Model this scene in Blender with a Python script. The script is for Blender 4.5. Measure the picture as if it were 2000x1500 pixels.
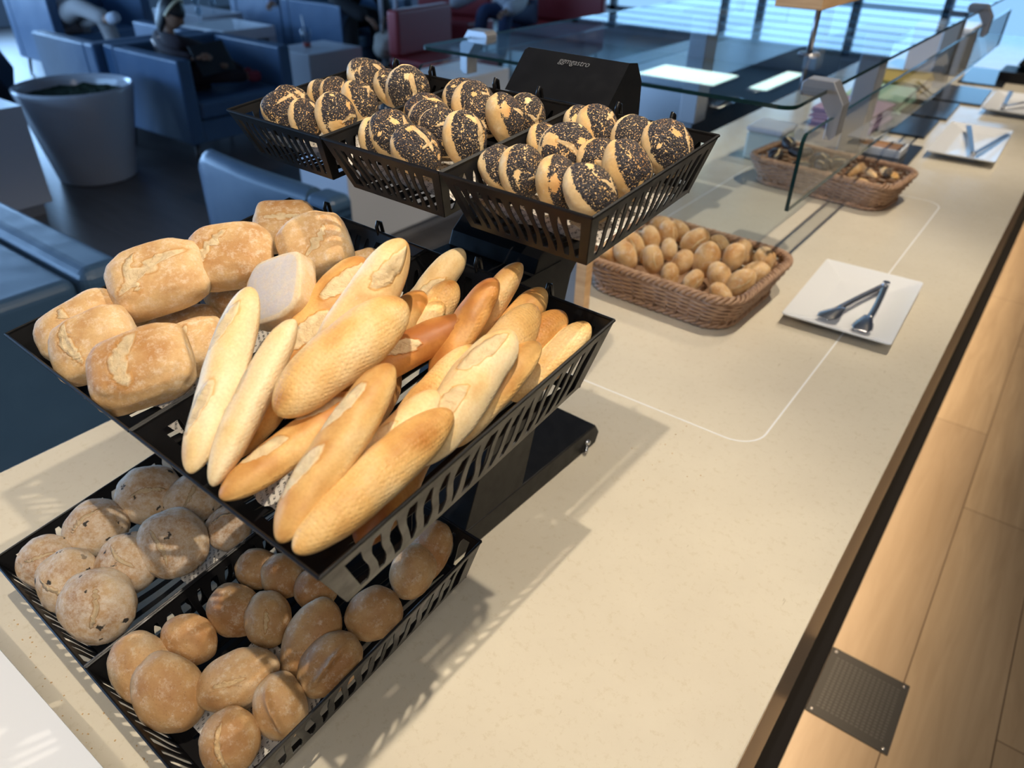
import bpy, bmesh, math, random
from mathutils import Vector, Matrix, noise
PI = math.pi
S = bpy.context.scene
COL = S.collection
for o in list(bpy.data.objects):
    bpy.data.objects.remove(o)

# ------------------------------------------------------------------ camera
Z0 = 0.90                                   # height of the worktop; the layout lists below are measured from it
cd = bpy.data.cameras.new('camera')
cam = bpy.data.objects.new('camera', cd)
COL.objects.link(cam)
_p, _y, _r = math.radians(33.582), math.radians(35.895), math.radians(1.6531)
fwd = Vector((-math.sin(_y) * math.cos(_p), math.cos(_y) * math.cos(_p), -math.sin(_p)))
rt = Vector((math.cos(_y), math.sin(_y), 0))
up = rt.cross(fwd)
r2 = rt * math.cos(_r) + up * math.sin(_r)
u2 = -rt * math.sin(_r) + up * math.cos(_r)
m = Matrix((r2, u2, -fwd)).transposed().to_4x4()
m.translation = Vector((0, 0, Z0 + 0.72))
cam.matrix_world = m
cd.sensor_fit = 'HORIZONTAL'
cd.sensor_width = 36
cd.lens = 36 * 1431.2 / 2000
cd.clip_start = 0.02
cd.dof.use_dof = True
cd.dof.focus_distance = 0.74
cd.dof.aperture_fstop = 5.6
S.camera = cam
S.view_settings.view_transform = 'Standard'
S.view_settings.look = 'None'
S.view_settings.gamma = 1
S.view_settings.use_curve_mapping = False
S.view_settings.exposure = 0.0

# ------------------------------------------------------------------ world and the room's daylight
W = bpy.data.worlds.new('sky')
S.world = W
W.use_nodes = True
bg = W.node_tree.nodes['Background']
bg.inputs[0].default_value = (0.30, 0.60, 1.0, 1)
bg.inputs[1].default_value = 1.1


def area(name, loc, rot, sx, sy, power, color):
    l = bpy.data.lights.new(name, 'AREA')
    l.shape = 'RECTANGLE'
    l.size = sx; l.size_y = sy; l.energy = power; l.color = color
    o = bpy.data.objects.new(name, l)
    COL.objects.link(o)
    o.location = loc; o.rotation_euler = rot
    return o


area('daylight_back_windows', (-6.8, 10.85, 1.45), (-PI / 2, 0, 0), 12.8, 2.3, 175, (0.27, 0.60, 1.0))
area('daylight_side_windows', (-12.3, 1.0, 1.6), (0, -PI / 2, 0), 2.2, 8, 700, (0.34, 0.60, 1.0))
area('daylight_front_windows', (-7.2, -3.3, 1.5), (PI / 2, 0, 0), 6.5, 2.0, 300, (0.32, 0.58, 1.0))
area('added_fill_light', (1.0, -0.9, 2.765), (0, 0, 0), 1.2, 1.2, 30, (1.0, 0.93, 0.84))  # added overhead fill that softens the rack's shadows; no ceiling fixture belongs to it
SPOT = 84
spot_y = [-1.15, 0.05, 1.25, 2.45, 3.65, 4.85]
for k, y in enumerate(spot_y):
    l = bpy.data.lights.new('downlight_beam', 'SPOT')
    l.energy = SPOT; l.color = (1.0, 0.87, 0.69); l.spot_size = math.radians(78); l.spot_blend = 0.45
    l.shadow_soft_size = 0.012
    o = bpy.data.objects.new('downlight_beam', l)
    COL.objects.link(o)
    o.location = (-0.03, y, 2.77)
    o.rotation_euler = (0, math.radians(25), 0)


# ------------------------------------------------------------------ helpers
def tag(o, label=None, cat=None, group=None, kind=None):
    if label: o['label'] = label
    if cat: o['category'] = cat
    if group: o['group'] = group
    if kind: o['kind'] = kind
    return o


def thing(name, loc, label, cat, group=None, rz=0.0):
    o = bpy.data.objects.new(name, None)
    COL.objects.link(o)
    o.empty_display_size = 0.05
    o.location = loc; o.rotation_euler = (0, 0, rz)
    return tag(o, label, cat, group)


class MB:
    def __init__(s):
        s.v = []; s.f = []; s.at = {}

    def box(s, x0, x1, y0, y1, z0, z1, M=None):
        n = len(s.v)
        P = [Vector((x, y, z)) for z in (z0, z1) for y in (y0, y1) for x in (x0, x1)]
        if M: P = [M @ p for p in P]
        s.v += P
        s.f += [tuple(n + i for i in q) for q in ((0, 2, 3, 1), (4, 5, 7, 6), (0, 1, 5, 4), (2, 6, 7, 3), (0, 4, 6, 2), (1, 3, 7, 5))]
        return s

    def tube(s, pts, r, n=8, closed=False, cap=True, sq=1.0):
        pts = [Vector(p) for p in pts]
        N = len(pts); base = len(s.v); ref = None
        for i, p in enumerate(pts):
            a = pts[(i - 1) % N] if (closed or i > 0) else p
            b = pts[(i + 1) % N] if (closed or i < N - 1) else p
            t = (b - a)
            t = t.normalized() if t.length > 1e-9 else Vector((0, 0, 1))
            if ref is None:
                ref = Vector((0, 0, 1)) if abs(t.z) < 0.9 else Vector((1, 0, 0))
            u = (ref - t * ref.dot(t))
            u = u.normalized() if u.length > 1e-6 else t.orthogonal().normalized()
            w = t.cross(u); ref = u
            rr = r[i] if isinstance(r, (list, tuple)) else r
            for k in range(n):
                a_ = 2 * PI * k / n
                s.v.append(p + u * (math.cos(a_) * rr * sq) + w * (math.sin(a_) * rr))
        for i in range(N if closed else N - 1):
            j = (i + 1) % N
            for k in range(n):
                k2 = (k + 1) % n
                s.f.append((base + i * n + k, base + i * n + k2, base + j * n + k2, base + j * n + k))
        if cap and not closed:
            s.f.append(tuple(base + k for k in range(n))[::-1])
            s.f.append(tuple(base + (N - 1) * n + k for k in range(n)))
        return s

    def lathe(s, prof, n=48, M=None, closed=False):
        base = len(s.v)
        for r, z in prof:
            for k in range(n):
                a = 2 * PI * k / n
                p = Vector((r * math.cos(a), r * math.sin(a), z))
                s.v.append(M @ p if M else p)
        L = len(prof)
        for i in range(L if closed else L - 1):
            j = (i + 1) % L
            for k in range(n):
                k2 = (k + 1) % n
                s.f.append((base + i * n + k, base + i * n + k2, base + j * n + k2, base + j * n + k))
        return s

    def prism(s, poly, t0, t1, f):
        """poly: 2D points, f(a, b, t) -> 3D point, extruded from t0 to t1"""
        n = len(s.v); L = len(poly)
        s.v += [Vector(f(a, b, t0)) for a, b in poly] + [Vector(f(a, b, t1)) for a, b in poly]
        s.f.append(tuple(range(n, n + L))[::-1]); s.f.append(tuple(range(n + L, n + 2 * L)))
        for i in range(L):
            j = (i + 1) % L
            s.f.append((n + i, n + j, n + L + j, n + L + i))
        return s

    def quad(s, a, b, c, d):
        n = len(s.v)
        s.v += [Vector(a), Vector(b), Vector(c), Vector(d)]
        s.f.append((n, n + 1, n + 2, n + 3))
        return s

    def build(s, name, mat, parent=None, smooth=False, bevel=0, seg=2, solid=0, angle=None, sub=0):
        me = bpy.data.meshes.new(name)
        me.from_pydata([tuple(v) for v in s.v], [], s.f)
        for k, vals in s.at.items():
            a = me.attributes.new(k, 'FLOAT', 'POINT')
            a.data.foreach_set('value', vals)
        me.materials.append(mat)
        bm = bmesh.new(); bm.from_mesh(me)
        bmesh.ops.recalc_face_normals(bm, faces=bm.faces[:])
        bm.to_mesh(me); bm.free()
        me.update()
        if smooth:
            me.polygons.foreach_set('use_smooth', [True] * len(me.polygons))
            if angle:
                me.set_sharp_from_angle(angle=math.radians(angle))
        o = bpy.data.objects.new(name, me)
        COL.objects.link(o)
        if parent: o.parent = parent
        if solid:
            md = o.modifiers.new('thick', 'SOLIDIFY'); md.thickness = solid; md.offset = 0
        if sub:
            md = o.modifiers.new('sub', 'SUBSURF'); md.levels = sub; md.render_levels = sub
        if bevel:
            md = o.modifiers.new('bevel', 'BEVEL'); md.width = bevel; md.segments = seg; md.limit_method = 'ANGLE'
            md.angle_limit = math.radians(40)
        return o


# ------------------------------------------------------------------ materials
def mat(name, color=(0.8, 0.8, 0.8), rough=0.5, metal=0.0, **kw):
    m_ = bpy.data.materials.new(name)
    m_.use_nodes = True
    b = m_.node_tree.nodes['Principled BSDF']
    b.inputs['Base Color'].default_value = (*color, 1)
    b.inputs['Roughness'].default_value = rough
    b.inputs['Metallic'].default_value = metal
    for k, v in kw.items():
        b.inputs[k.replace('_', ' ')].default_value = v
    return m_


class N:
    """tiny node-graph helper"""
    def __init__(s, m_):
        s.t = m_.node_tree; s.b = s.t.nodes['Principled BSDF']

    def n(s, typ, **kw):
        x = s.t.nodes.new(typ)
        for k, v in kw.items():
            setattr(x, k, v)
        return x

    def l(s, a, b):
        s.t.links.new(a, b)

    def coord(s, kind='Object', scale=(1, 1, 1), rot=(0, 0, 0)):
        tc = s.n('ShaderNodeTexCoord'); mp = s.n('ShaderNodeMapping')
        mp.inputs['Scale'].default_value = scale; mp.inputs['Rotation'].default_value = rot
        s.l(tc.outputs[kind], mp.inputs[0])
        return mp.outputs[0]

    def noise(s, vec, scale, detail=4, rough=0.55, dist=0.0):
        x = s.n('ShaderNodeTexNoise')
        x.inputs['Scale'].default_value = scale; x.inputs['Detail'].default_value = detail
        x.inputs['Roughness'].default_value = rough; x.inputs['Distortion'].default_value = dist
        s.l(vec, x.inputs['Vector'])
        return x.outputs['Fac']

    def vor(s, vec, scale, feature='F1'):
        x = s.n('ShaderNodeTexVoronoi', feature=feature)
        x.inputs['Scale'].default_value = scale
        s.l(vec, x.inputs['Vector'])
        return x

    def ramp(s, fac, stops):
        x = s.n('ShaderNodeValToRGB'); e = x.color_ramp.elements
        while len(e) < len(stops): e.new(0.5)
        for i, (p, c) in enumerate(stops):
            e[i].position = p
            e[i].color = (*c, 1) if isinstance(c, (tuple, list)) else (c, c, c, 1)
        s.l(fac, x.inputs[0])
        return x.outputs[0]

    def mix(s, fac, a, b, mode='MIX'):
        x = s.n('ShaderNodeMix', data_type='RGBA', blend_type=mode)
        for k, v in ((0, fac), (6, a), (7, b)):
            if hasattr(v, 'is_output'): s.l(v, x.inputs[k])
            elif isinstance(v, (tuple, list)): x.inputs[k].default_value = (*v, 1)
            else: x.inputs[k].default_value = v
        return x.outputs[2]

    def math(s, op, a, b=None):
        x = s.n('ShaderNodeMath', operation=op)
        for k, v in ((0, a), (1, b)):
            if v is None: continue
            if hasattr(v, 'is_output'): s.l(v, x.inputs[k])
            else: x.inputs[k].default_value = v
        return x.outputs[0]

    def attr(s, name):
        x = s.n('ShaderNodeAttribute'); x.attribute_name = name
        return x.outputs['Fac']

    def rnd(s):
        return s.n('ShaderNodeObjectInfo').outputs['Random']

    def bump(s, hgt, dist=0.001, strength=1.0, prev=None):
        x = s.n('ShaderNodeBump')
        x.inputs['Distance'].default_value = dist; x.inputs['Strength'].default_value = strength
        s.l(hgt, x.inputs['Height'])
        if prev: s.l(prev, x.inputs['Normal'])
        return x.outputs[0]

    def color(s, c): s.l(c, s.b.inputs['Base Color'])
    def rough(s, c): s.l(c, s.b.inputs['Roughness'])
    def normal(s, c): s.l(c, s.b.inputs['Normal'])


def crust(name, pale, gold, brown, flour=(0.80, 0.74, 0.64), flour_amt=0.5, dimple=0.0, crumb=(0.88, 0.69, 0.41), speck=0.0,
          browning=0.5, rough=0.55, olives=0.0, bumpy=0.5, blotch=110, base_flour=0.0):
    """baked crust: pale to brown patches, flour dust, torn cuts (attribute 'cut'), browned side (attribute 'bake')"""
    m_ = mat(name, rough=rough)
    g = N(m_)
    v = g.coord('Object')
    off = g.n('ShaderNodeVectorMath', operation='ADD')
    sc = g.n('ShaderNodeVectorMath', operation='SCALE'); sc.inputs['Scale'].default_value = 7.0
    comb = g.n('ShaderNodeCombineXYZ'); r_ = g.rnd()
    for i in range(3): g.l(r_, comb.inputs[i])
    g.l(comb.outputs[0], sc.inputs[0]); g.l(v, off.inputs[0]); g.l(sc.outputs[0], off.inputs[1])
    v = off.outputs[0]
    big = g.noise(v, 28, 3, 0.5)
    k = g.math('ADD', g.math('MULTIPLY', g.attr('bake'), 0.55), g.math('MULTIPLY', g.math('ADD', big, -0.12), 1.0))
    k = g.math('ADD', k, g.math('MULTIPLY', g.math('SUBTRACT', r_, 0.5), 0.22))
    k = g.math('ADD', k, browning - 0.62)
    c = g.ramp(k, [(0.18, pale), (0.52, gold), (0.86, brown)])
    fine = g.noise(v, 420, 3, 0.6)
    c = g.mix(g.ramp(fine, [(0.35, 0.0), (0.7, 0.25)]), c, (brown[0] * .9, brown[1] * .85, brown[2] * .8))
    if flour_amt:
        fl = g.noise(v, blotch, 7, 0.8)
        fl = g.ramp(fl, [(0.62 - 0.35 * flour_amt, 0.0), (0.80 - 0.2 * flour_amt, 0.7)])
        c = g.mix(fl, c, flour)
    if speck:
        sp = g.vor(v, 260)
        c = g.mix(g.ramp(sp.outputs['Distance'], [(0.10, speck), (0.22, 0.0)]), c, (0.16, 0.08, 0.03))
    if olives:
        wob = g.n('ShaderNodeVectorMath', operation='ADD'); ns_ = g.n('ShaderNodeTexNoise'); ns_.inputs['Scale'].default_value = 160; g.l(v, ns_.inputs['Vector'])
        sc2 = g.n('ShaderNodeVectorMath', operation='SCALE'); sc2.inputs['Scale'].default_value = 0.012; g.l(ns_.outputs['Color'], sc2.inputs[0]); g.l(v, wob.inputs[0]); g.l(sc2.outputs[0], wob.inputs[1])
        ol = g.vor(wob.outputs[0], 58)
        ov = g.ramp(ol.outputs['Distance'], [(0.15, 1.0), (0.22, 0.0)])
        sel = g.n('ShaderNodeSeparateColor'); g.l(ol.outputs['Color'], sel.inputs[0])
        ov = g.math('MULTIPLY', ov, g.ramp(sel.outputs[0], [(0.58, 0.0), (0.62, 1.0)]))
        c = g.mix(ov, c, (0.035, 0.03, 0.025))
    if base_flour:
        bf = g.math('MULTIPLY', g.attr('bottom'), g.ramp(g.noise(v, 130, 6, 0.75), [(0.32, 0.35), (0.6, base_flour)]))
        c = g.mix(bf, c, (0.60, 0.54, 0.52))
    cut = g.attr('cut')
    tear = g.noise(v, 170, 5, 0.7, 1.0)
    tear2 = g.noise(v, 75, 6, 0.75, 1.5)
    cc = g.mix(g.ramp(tear2, [(0.42, 0.0), (0.62, 0.45)]), crumb, (crumb[0] * .72, crumb[1] * .58, crumb[2] * .42))
    c = g.mix(g.ramp(cut, [(0.02, 0.0), (0.22, 0.8), (0.5, 0.0)]), c, (brown[0] * 1.15, brown[1] * 1.15, brown[2]))
    c = g.mix(g.ramp(cut, [(0.25, 0.0), (0.55, 1.0)]), c, cc)
    g.color(c)
    nb = g.bump(g.noise(v, 190, 5, 0.65), 0.0012, bumpy)
    nb = g.bump(g.math('MULTIPLY', g.math('ADD', tear, g.math('MULTIPLY', tear2, 1.5)), g.ramp(cut, [(0.1, 0.0), (0.9, 1.0)])), 0.0016, 0.9, nb)
    if dimple:
        d = g.vor(g.coord('Object'), 330); d.inputs['Randomness'].default_value = 0.35
        dm = g.math('MULTIPLY', g.ramp(d.outputs['Distance'], [(0.1, 0.0), (0.55, 1.0)]), g.attr('bottom'))
        nb = g.bump(dm, 0.0006 * dimple, 0.6, nb)
    g.normal(nb)
    g.b.inputs['Subsurface Weight'].default_value = 0.06
    g.b.inputs['Subsurface Radius'].default_value = (0.006, 0.003, 0.001)
    g.b.inputs['Specular IOR Level'].default_value = 0.35
    return m_


M = {}
M['baguette'] = crust('baguette_crust', (0.90, 0.68, 0.36), (0.82, 0.50, 0.18), (0.52, 0.22, 0.05), flour_amt=0.0, dimple=1.0, browning=0.42, rough=0.48, bumpy=0.2)
M['baguette_pale'] = crust('pale_baguette_crust', (0.92, 0.76, 0.49), (0.86, 0.63, 0.31), (0.62, 0.32, 0.10), flour_amt=0.05, dimple=1.0, browning=0.27, rough=0.5, bumpy=0.2)
M['baguette_dark'] = crust('dark_baguette_crust', (0.80, 0.50, 0.20), (0.66, 0.31, 0.08), (0.38, 0.13, 0.03), flour_amt=0.0, dimple=1.0, browning=0.52, rough=0.45, bumpy=0.2)
M['ciabatta'] = crust('ciabatta_crust', (0.82, 0.66, 0.43), (0.68, 0.45, 0.22), (0.46, 0.23, 0.08), flour=(0.85, 0.76, 0.62), flour_amt=0.36, crumb=(0.76, 0.60, 0.38), browning=0.38, rough=0.65)
M['olive_bread'] = crust('olive_roll_crust', (0.64, 0.51, 0.35), (0.50, 0.34, 0.19), (0.34, 0.19, 0.09), flour=(0.70, 0.66, 0.60), flour_amt=0.6, browning=0.42, rough=0.75, olives=1.0, crumb=(0.60, 0.47, 0.31))
M['brown_roll'] = crust('brown_roll_crust', (0.66, 0.53, 0.36), (0.50, 0.31, 0.14), (0.34, 0.165, 0.06), flour=(0.70, 0.62, 0.50), flour_amt=0.30, browning=0.42, rough=0.6, speck=0.35, crumb=(0.66, 0.48, 0.27))
M['small_roll'] = crust('small_roll_crust', (0.84, 0.70, 0.48), (0.74, 0.50, 0.25), (0.50, 0.25, 0.08), flour_amt=0.30, browning=0.42, rough=0.55)


M['ciabatta_turned'] = crust('floured_ciabatta_base', (0.80, 0.66, 0.45), (0.70, 0.50, 0.27), (0.5, 0.3, 0.15), flour=(0.74, 0.66, 0.56), flour_amt=0.45, browning=0.34, rough=0.75, base_flour=0.95)


def poppy_mat():
    m_ = crust('poppy_roll_crust', (0.86, 0.66, 0.38), (0.80, 0.52, 0.22), (0.60, 0.30, 0.10), flour_amt=0.2, browning=0.34, rough=0.6, crumb=(0.74, 0.54, 0.30))
    g = N(m_)
    base = g.b.inputs['Base Color'].links[0].from_socket
    nb = g.b.inputs['Normal'].links[0].from_socket
    v = g.coord('Object')
    seeds = g.vor(v, 950)
    gaps = g.noise(v, 110, 5, 0.8)
    mask = g.math('ADD', g.attr('poppy'), g.math('MULTIPLY', g.math('SUBTRACT', gaps, 0.5), 0.75))
    mask = g.math('SUBTRACT', mask, g.attr('cut'))
    mask = g.ramp(mask, [(0.40, 0.0), (0.62, 1.0)])
    sel = g.n('ShaderNodeSeparateColor'); g.l(seeds.outputs['Color'], sel.inputs[0])
    on = g.math('LESS_THAN', sel.outputs[0], g.math('MULTIPLY', mask, 0.97))
    on = g.math('MULTIPLY', on, g.ramp(seeds.outputs['Distance'], [(0.72, 1.0), (0.85, 0.0)]))
    g.color(g.mix(on, base, g.mix(sel.outputs[1], (0.014, 0.013, 0.017), (0.06, 0.052, 0.058))))
    g.normal(g.bump(g.math('MULTIPLY', on, g.ramp(seeds.outputs['Distance'], [(0.0, 1.0), (0.6, 0.0)])), 0.0011, 0.8, nb))
    return m_


M['poppy'] = poppy_mat()
M['black_metal'] = mat('black_coated_sheet', (0.012, 0.012, 0.013), 0.30, 0.0, Specular_IOR_Level=0.24)
g = N(M['black_metal'])
v_ = g.coord('Object')
g.color(g.mix(g.ramp(g.noise(v_, 300, 5, 0.8), [(0.66, 0.0), (0.76, 1.0)]), (0.008, 0.008, 0.009), (0.07, 0.06, 0.05)))
g.rough(g.ramp(g.noise(v_, 60, 4), [(0.3, 0.30), (0.7, 0.46)]))
M['steel'] = mat('brushed_steel', (0.55, 0.55, 0.57), 0.28, 1.0)
M['chrome'] = mat('polished_steel', (0.75, 0.75, 0.77), 0.22, 1.0)
M['dull_alu'] = mat('satin_aluminium', (0.42, 0.42, 0.44), 0.38, 0.8)
M['white_china'] = mat('white_china', (0.74, 0.75, 0.77), 0.2, Specular_IOR_Level=0.35)
M['white_lacquer'] = mat('white_lacquer', (0.50, 0.52, 0.57), 0.35)
M['pot_white'] = mat('glazed_white_pot', (0.46, 0.48, 0.53), 0.18)
M['soil'] = mat('dark_green_moss', (0.012, 0.028, 0.012), 0.9)
M['black_pot'] = mat('black_plastic_pot', (0.015, 0.017, 0.022), 0.35)
M['slate'] = mat('black_slate', (0.012, 0.014, 0.018), 0.22)
M['red_leather'] = mat('red_leather', (0.30, 0.028, 0.035), 0.4)
M['screw'] = M['chrome']


def leather(name, c):
    m_ = mat(name, c, 0.36)
    g = N(m_); v = g.coord('Object')
    g.color(g.mix(g.ramp(g.noise(v, 6, 4), [(0.35, 0.0), (0.7, 0.35)]), c, (c[0] * 1.5, c[1] * 1.4, c[2] * 1.3)))
    g.normal(g.bump(g.noise(v, 380, 3), 0.0005, 0.4, g.bump(g.noise(v, 3.5, 2), 0.02, 0.35)))
    return m_


M['blue_leather'] = leather('blue_leather', (0.042, 0.090, 0.17))


def counter_mat():
    m_ = mat('beige_quartz', (0.62, 0.55, 0.43), 0.16)
    g = N(m_); v = g.coord('Object')
    base = g.ramp(g.noise(v, 5, 6, 0.6), [(0.3, (0.64, 0.575, 0.46)), (0.7, (0.70, 0.635, 0.51))])
    mot = g.noise(v, 90, 6, 0.75)
    base = g.mix(g.ramp(mot, [(0.36, 0.45), (0.46, 0.0)]), base, (0.56, 0.48, 0.34))
    st = g.noise(g.coord('Object', (140, 26, 1), (0, 0, 0.5)), 1.0, 3, 0.6)
    base = g.mix(g.ramp(st, [(0.70, 0.0), (0.76, 0.5)]), base, (0.42, 0.35, 0.23))
    base = g.mix(g.ramp(g.noise(v, 320, 2), [(0.74, 0.0), (0.8, 0.5)]), base, (0.36, 0.29, 0.2))
    g.color(base)
    g.rough(g.ramp(g.noise(v, 20, 5, 0.6), [(0.3, 0.13), (0.7, 0.21)]))
    return m_


M['counter'] = counter_mat()


def plank_mat(name, a, b, pw, pl, seam, rough, vertical_y=True, grain=1.0):
    m_ = mat(name, a, rough)
    g = N(m_)
    v = g.coord('Object', (1, 1, 1), (0, 0, PI / 2 if vertical_y else 0))
    br = g.n('ShaderNodeTexBrick')
    br.offset = 0.37
    br.inputs['Scale'].default_value = 1.0
    br.inputs['Brick Width'].default_value = pl; br.inputs['Row Height'].default_value = pw
    br.inputs['Mortar Size'].default_value = 0.0016; br.inputs['Mortar Smooth'].default_value = 0.2
    br.inputs['Color1'].default_value = (0, 0, 0, 1); br.inputs['Color2'].default_value = (1, 1, 1, 1)
    br.inputs['Mortar'].default_value = (0.5, 0.5, 0.5, 1)
    g.l(v, br.inputs['Vector'])
    tone = g.mix(br.outputs['Color'], a, b)
    gr = g.noise(g.coord('Object', (22, 1.6, 1) if vertical_y else (1.6, 22, 1)), 1.3, 6, 0.6, 0.8)
    tone = g.mix(g.ramp(gr, [(0.3, 0.0), (0.72, 0.55 * grain)]), tone, (a[0] * .55, a[1] * .5, a[2] * .45))
    g.color(g.mix(br.outputs['Fac'], tone, seam))
    g.normal(g.bump(g.math('SUBTRACT', 1.0, br.outputs['Fac']), 0.001, 0.6))
    return m_


M['oak'] = plank_mat('oak_plank_floor', (0.42, 0.32, 0.21), (0.34, 0.255, 0.17), 0.21, 1.33, (0.09, 0.055, 0.03), 0.36)
M['grey_planks'] = plank_mat('grey_plank_floor', (0.060, 0.055, 0.055), (0.085, 0.078, 0.076), 0.30, 1.2, (0.03, 0.028, 0.028), 0.38, False)
M['wood'] = mat('pale_beech', (0.55, 0.35, 0.18), 0.45)
g = N(M['wood'])
g.color(g.ramp(g.noise(g.coord('Object', (3, 3, 40)), 3.0, 4), [(0.3, (0.60, 0.39, 0.21)), (0.7, (0.45, 0.27, 0.13))]))


def glass_mat(name, tint, gloss=0.01, ior=1.5):
    """thin clear pane: see-through with a tint, Fresnel mirror on top"""
    m_ = bpy.data.materials.new(name); m_.use_nodes = True
    t = m_.node_tree
    for n_ in list(t.nodes):
        if n_.type != 'OUTPUT_MATERIAL': t.nodes.remove(n_)
    out = [n_ for n_ in t.nodes if n_.type == 'OUTPUT_MATERIAL'][0]
    tr = t.nodes.new('ShaderNodeBsdfTransparent'); tr.inputs[0].default_value = (*tint, 1)
    gl = t.nodes.new('ShaderNodeBsdfGlossy'); gl.inputs['Roughness'].default_value = gloss
    fr = t.nodes.new('ShaderNodeFresnel'); fr.inputs[0].default_value = ior
    mx = t.nodes.new('ShaderNodeMixShader')
    ge = t.nodes.new('ShaderNodeNewGeometry'); fm = t.nodes.new('ShaderNodeMath'); fm.operation = 'MULTIPLY'
    fi = t.nodes.new('ShaderNodeMath'); fi.operation = 'SUBTRACT'; fi.inputs[0].default_value = 1.0
    t.links.new(ge.outputs['Backfacing'], fi.inputs[1]); t.links.new(fr.outputs[0], fm.inputs[0]); t.links.new(fi.outputs[0], fm.inputs[1])
    t.links.new(fm.outputs[0], mx.inputs[0]); t.links.new(tr.outputs[0], mx.inputs[1]); t.links.new(gl.outputs[0], mx.inputs[2])
    t.links.new(mx.outputs[0], out.inputs[0])
    return m_


M['glass'] = glass_mat('clear_pane', (0.80, 0.84, 0.86), ior=1.6)
M['glass_front'] = glass_mat('clear_front_pane', (0.95, 0.96, 0.96), ior=1.40)
M['glass_edge'] = mat('green_glass_edge', (0.008, 0.028, 0.026), 0.08)
M['cup_glass'] = glass_mat('clear_cup', (0.8, 0.85, 0.88))


def paper_mat():
    m_ = mat('newsprint_paper', (0.62, 0.58, 0.52), 0.8)
    g = N(m_)
    wv = g.n('ShaderNodeTexWave', wave_type='BANDS', bands_direction='Y')
    wv.inputs['Scale'].default_value = 62; wv.inputs['Distortion'].default_value = 0.0
    v = g.coord('Object', (1, 1, 1), (0, 0, 0.5)); g.l(v, wv.inputs['Vector'])
    nz = g.noise(g.coord('Object', (1, 0.18, 1), (0, 0, 0.5)), 620, 2)
    ink = g.math('MULTIPLY', g.ramp(wv.outputs['Fac'], [(0.55, 0.0), (0.65, 1.0)]), g.ramp(nz, [(0.48, 0.0), (0.54, 0.85)]))
    g.color(g.mix(ink, (0.66, 0.62, 0.56), (0.06, 0.055, 0.05)))
    return m_


M['paper'] = paper_mat()


def emis(name, c, s):
    m_ = mat(name, c, 0.5)
    b = m_.node_tree.nodes['Principled BSDF']
    b.inputs['Emission Color'].default_value = (*c, 1); b.inputs['Emission Strength'].default_value = s
    return m_


M['lamp'] = emis('warm_lamp', (1.0, 0.80, 0.52), 14)
M['panel_lamp'] = emis('cool_light_panel', (0.72, 1.0, 0.90), 4)
M['strip_lamp'] = emis('warm_led_strip', (1.0, 0.62, 0.28), 5.5)

# ------------------------------------------------------------------ the room
def struct(name, mb, m_, **kw):
    return tag(mb.build(name, m_, **kw), kind='structure')


struct('floor', MB().box(-13, -0.06, -3, 11.2, -0.1, 0), M['grey_planks'])
fl = MB().box(0, 4.1, 0, 14.2, -0.1, 0).build('floor', M['oak']); fl.location = (-0.0601, -3, 0); tag(fl, kind='structure')
fl.data.transform(Matrix.Translation((0.0, 0.0, 0)))
CEIL = 2.8
struct('ceiling', MB().box(-13, 4.1, -3, 11.2, CEIL, CEIL + 0.1), mat('grey_ceiling', (0.20, 0.22, 0.25), 0.7))
wallm = mat('grey_wall', (0.20, 0.22, 0.26), 0.8)
wallw = mat('warm_grey_wall', (0.20, 0.18, 0.16), 0.8)
YB = 10.5
WZ0, WZ1 = 0.28, 2.56
wb = MB().box(-13, 4.1, YB, YB + 0.2, 0, WZ0).box(-13, 4.1, YB, YB + 0.2, WZ1, CEIL).box(-13, -12.2, YB, YB + 0.2, WZ0, WZ1).box(-0.6, 4.1, YB, YB + 0.2, WZ0, WZ1)
struct('wall_back', wb, wallm)
wl = MB().box(-12.1, -12, -3, 10.5, 0, 0.5).box(-12.1, -12, -3, 10.5, 2.6, CEIL).box(-12.1, -12, -3, -2.8, 0.5, 2.6).box(-12.1, -12, 5.5, 10.5, 0.5, 2.6)
struct('wall_left', wl, wallm)
struct('wall_right', MB().box(4, 4.1, -3, 11.2, 0, CEIL), wallw)
struct('wall_front', MB().box(-3.9, 4.1, -3.1, -3, 0, CEIL).box(-13, -10.5, -3.1, -3, 0, CEIL).box(-10.5, -3.9, -3.1, -3, 0, 0.5).box(-10.5, -3.9, -3.1, -3, 2.5, CEIL), wallw)
dark_frame = mat('dark_window_frame', (0.05, 0.06, 0.075), 0.4)
xs = [-12.2, -10.9, -9.5, -8.1, -7.2, -6.63, -6.0, -4.29, -3.79, -2.6, -1.6, -0.6]
wn = tag(bpy.data.objects.new('window_1', None), kind='structure'); COL.objects.link(wn)
fr = MB()
for x in xs: fr.box(x - 0.05, x + 0.05, YB + 0.03, YB + 0.10, WZ0, WZ1)
for z in (WZ0 + 0.03, 1.98, WZ1 - 0.03): fr.box(-12.2, -0.6, YB + 0.03, YB + 0.10, z - 0.03, z + 0.03)
fr.build('window_frame', dark_frame, wn)
bl = MB()
z = 1.05
while z < WZ1 - .04:
    bl.box(-12.1, -0.7, YB - 0.012, YB + 0.012, z, z + 0.010)
    z += 0.085
bl.build('window_blind', mat('blind_slats', (0.10, 0.28, 0.45), 0.5), wn)
w2 = tag(bpy.data.objects.new('window_2', None), kind='structure'); COL.objects.link(w2)
fr = MB()
for y in (-2.8, -1.2, 0.4, 2.0, 3.6, 5.4): fr.box(-12.08, -12.02, y - .05, y + .05, .5, 2.6)
fr.build('window_frame', dark_frame, w2)
struct('trim_1', MB().box(-12.5, -0.6, YB - 0.16, YB + 0.0, WZ0 - 0.04, WZ0), M['white_lacquer'])

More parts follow.
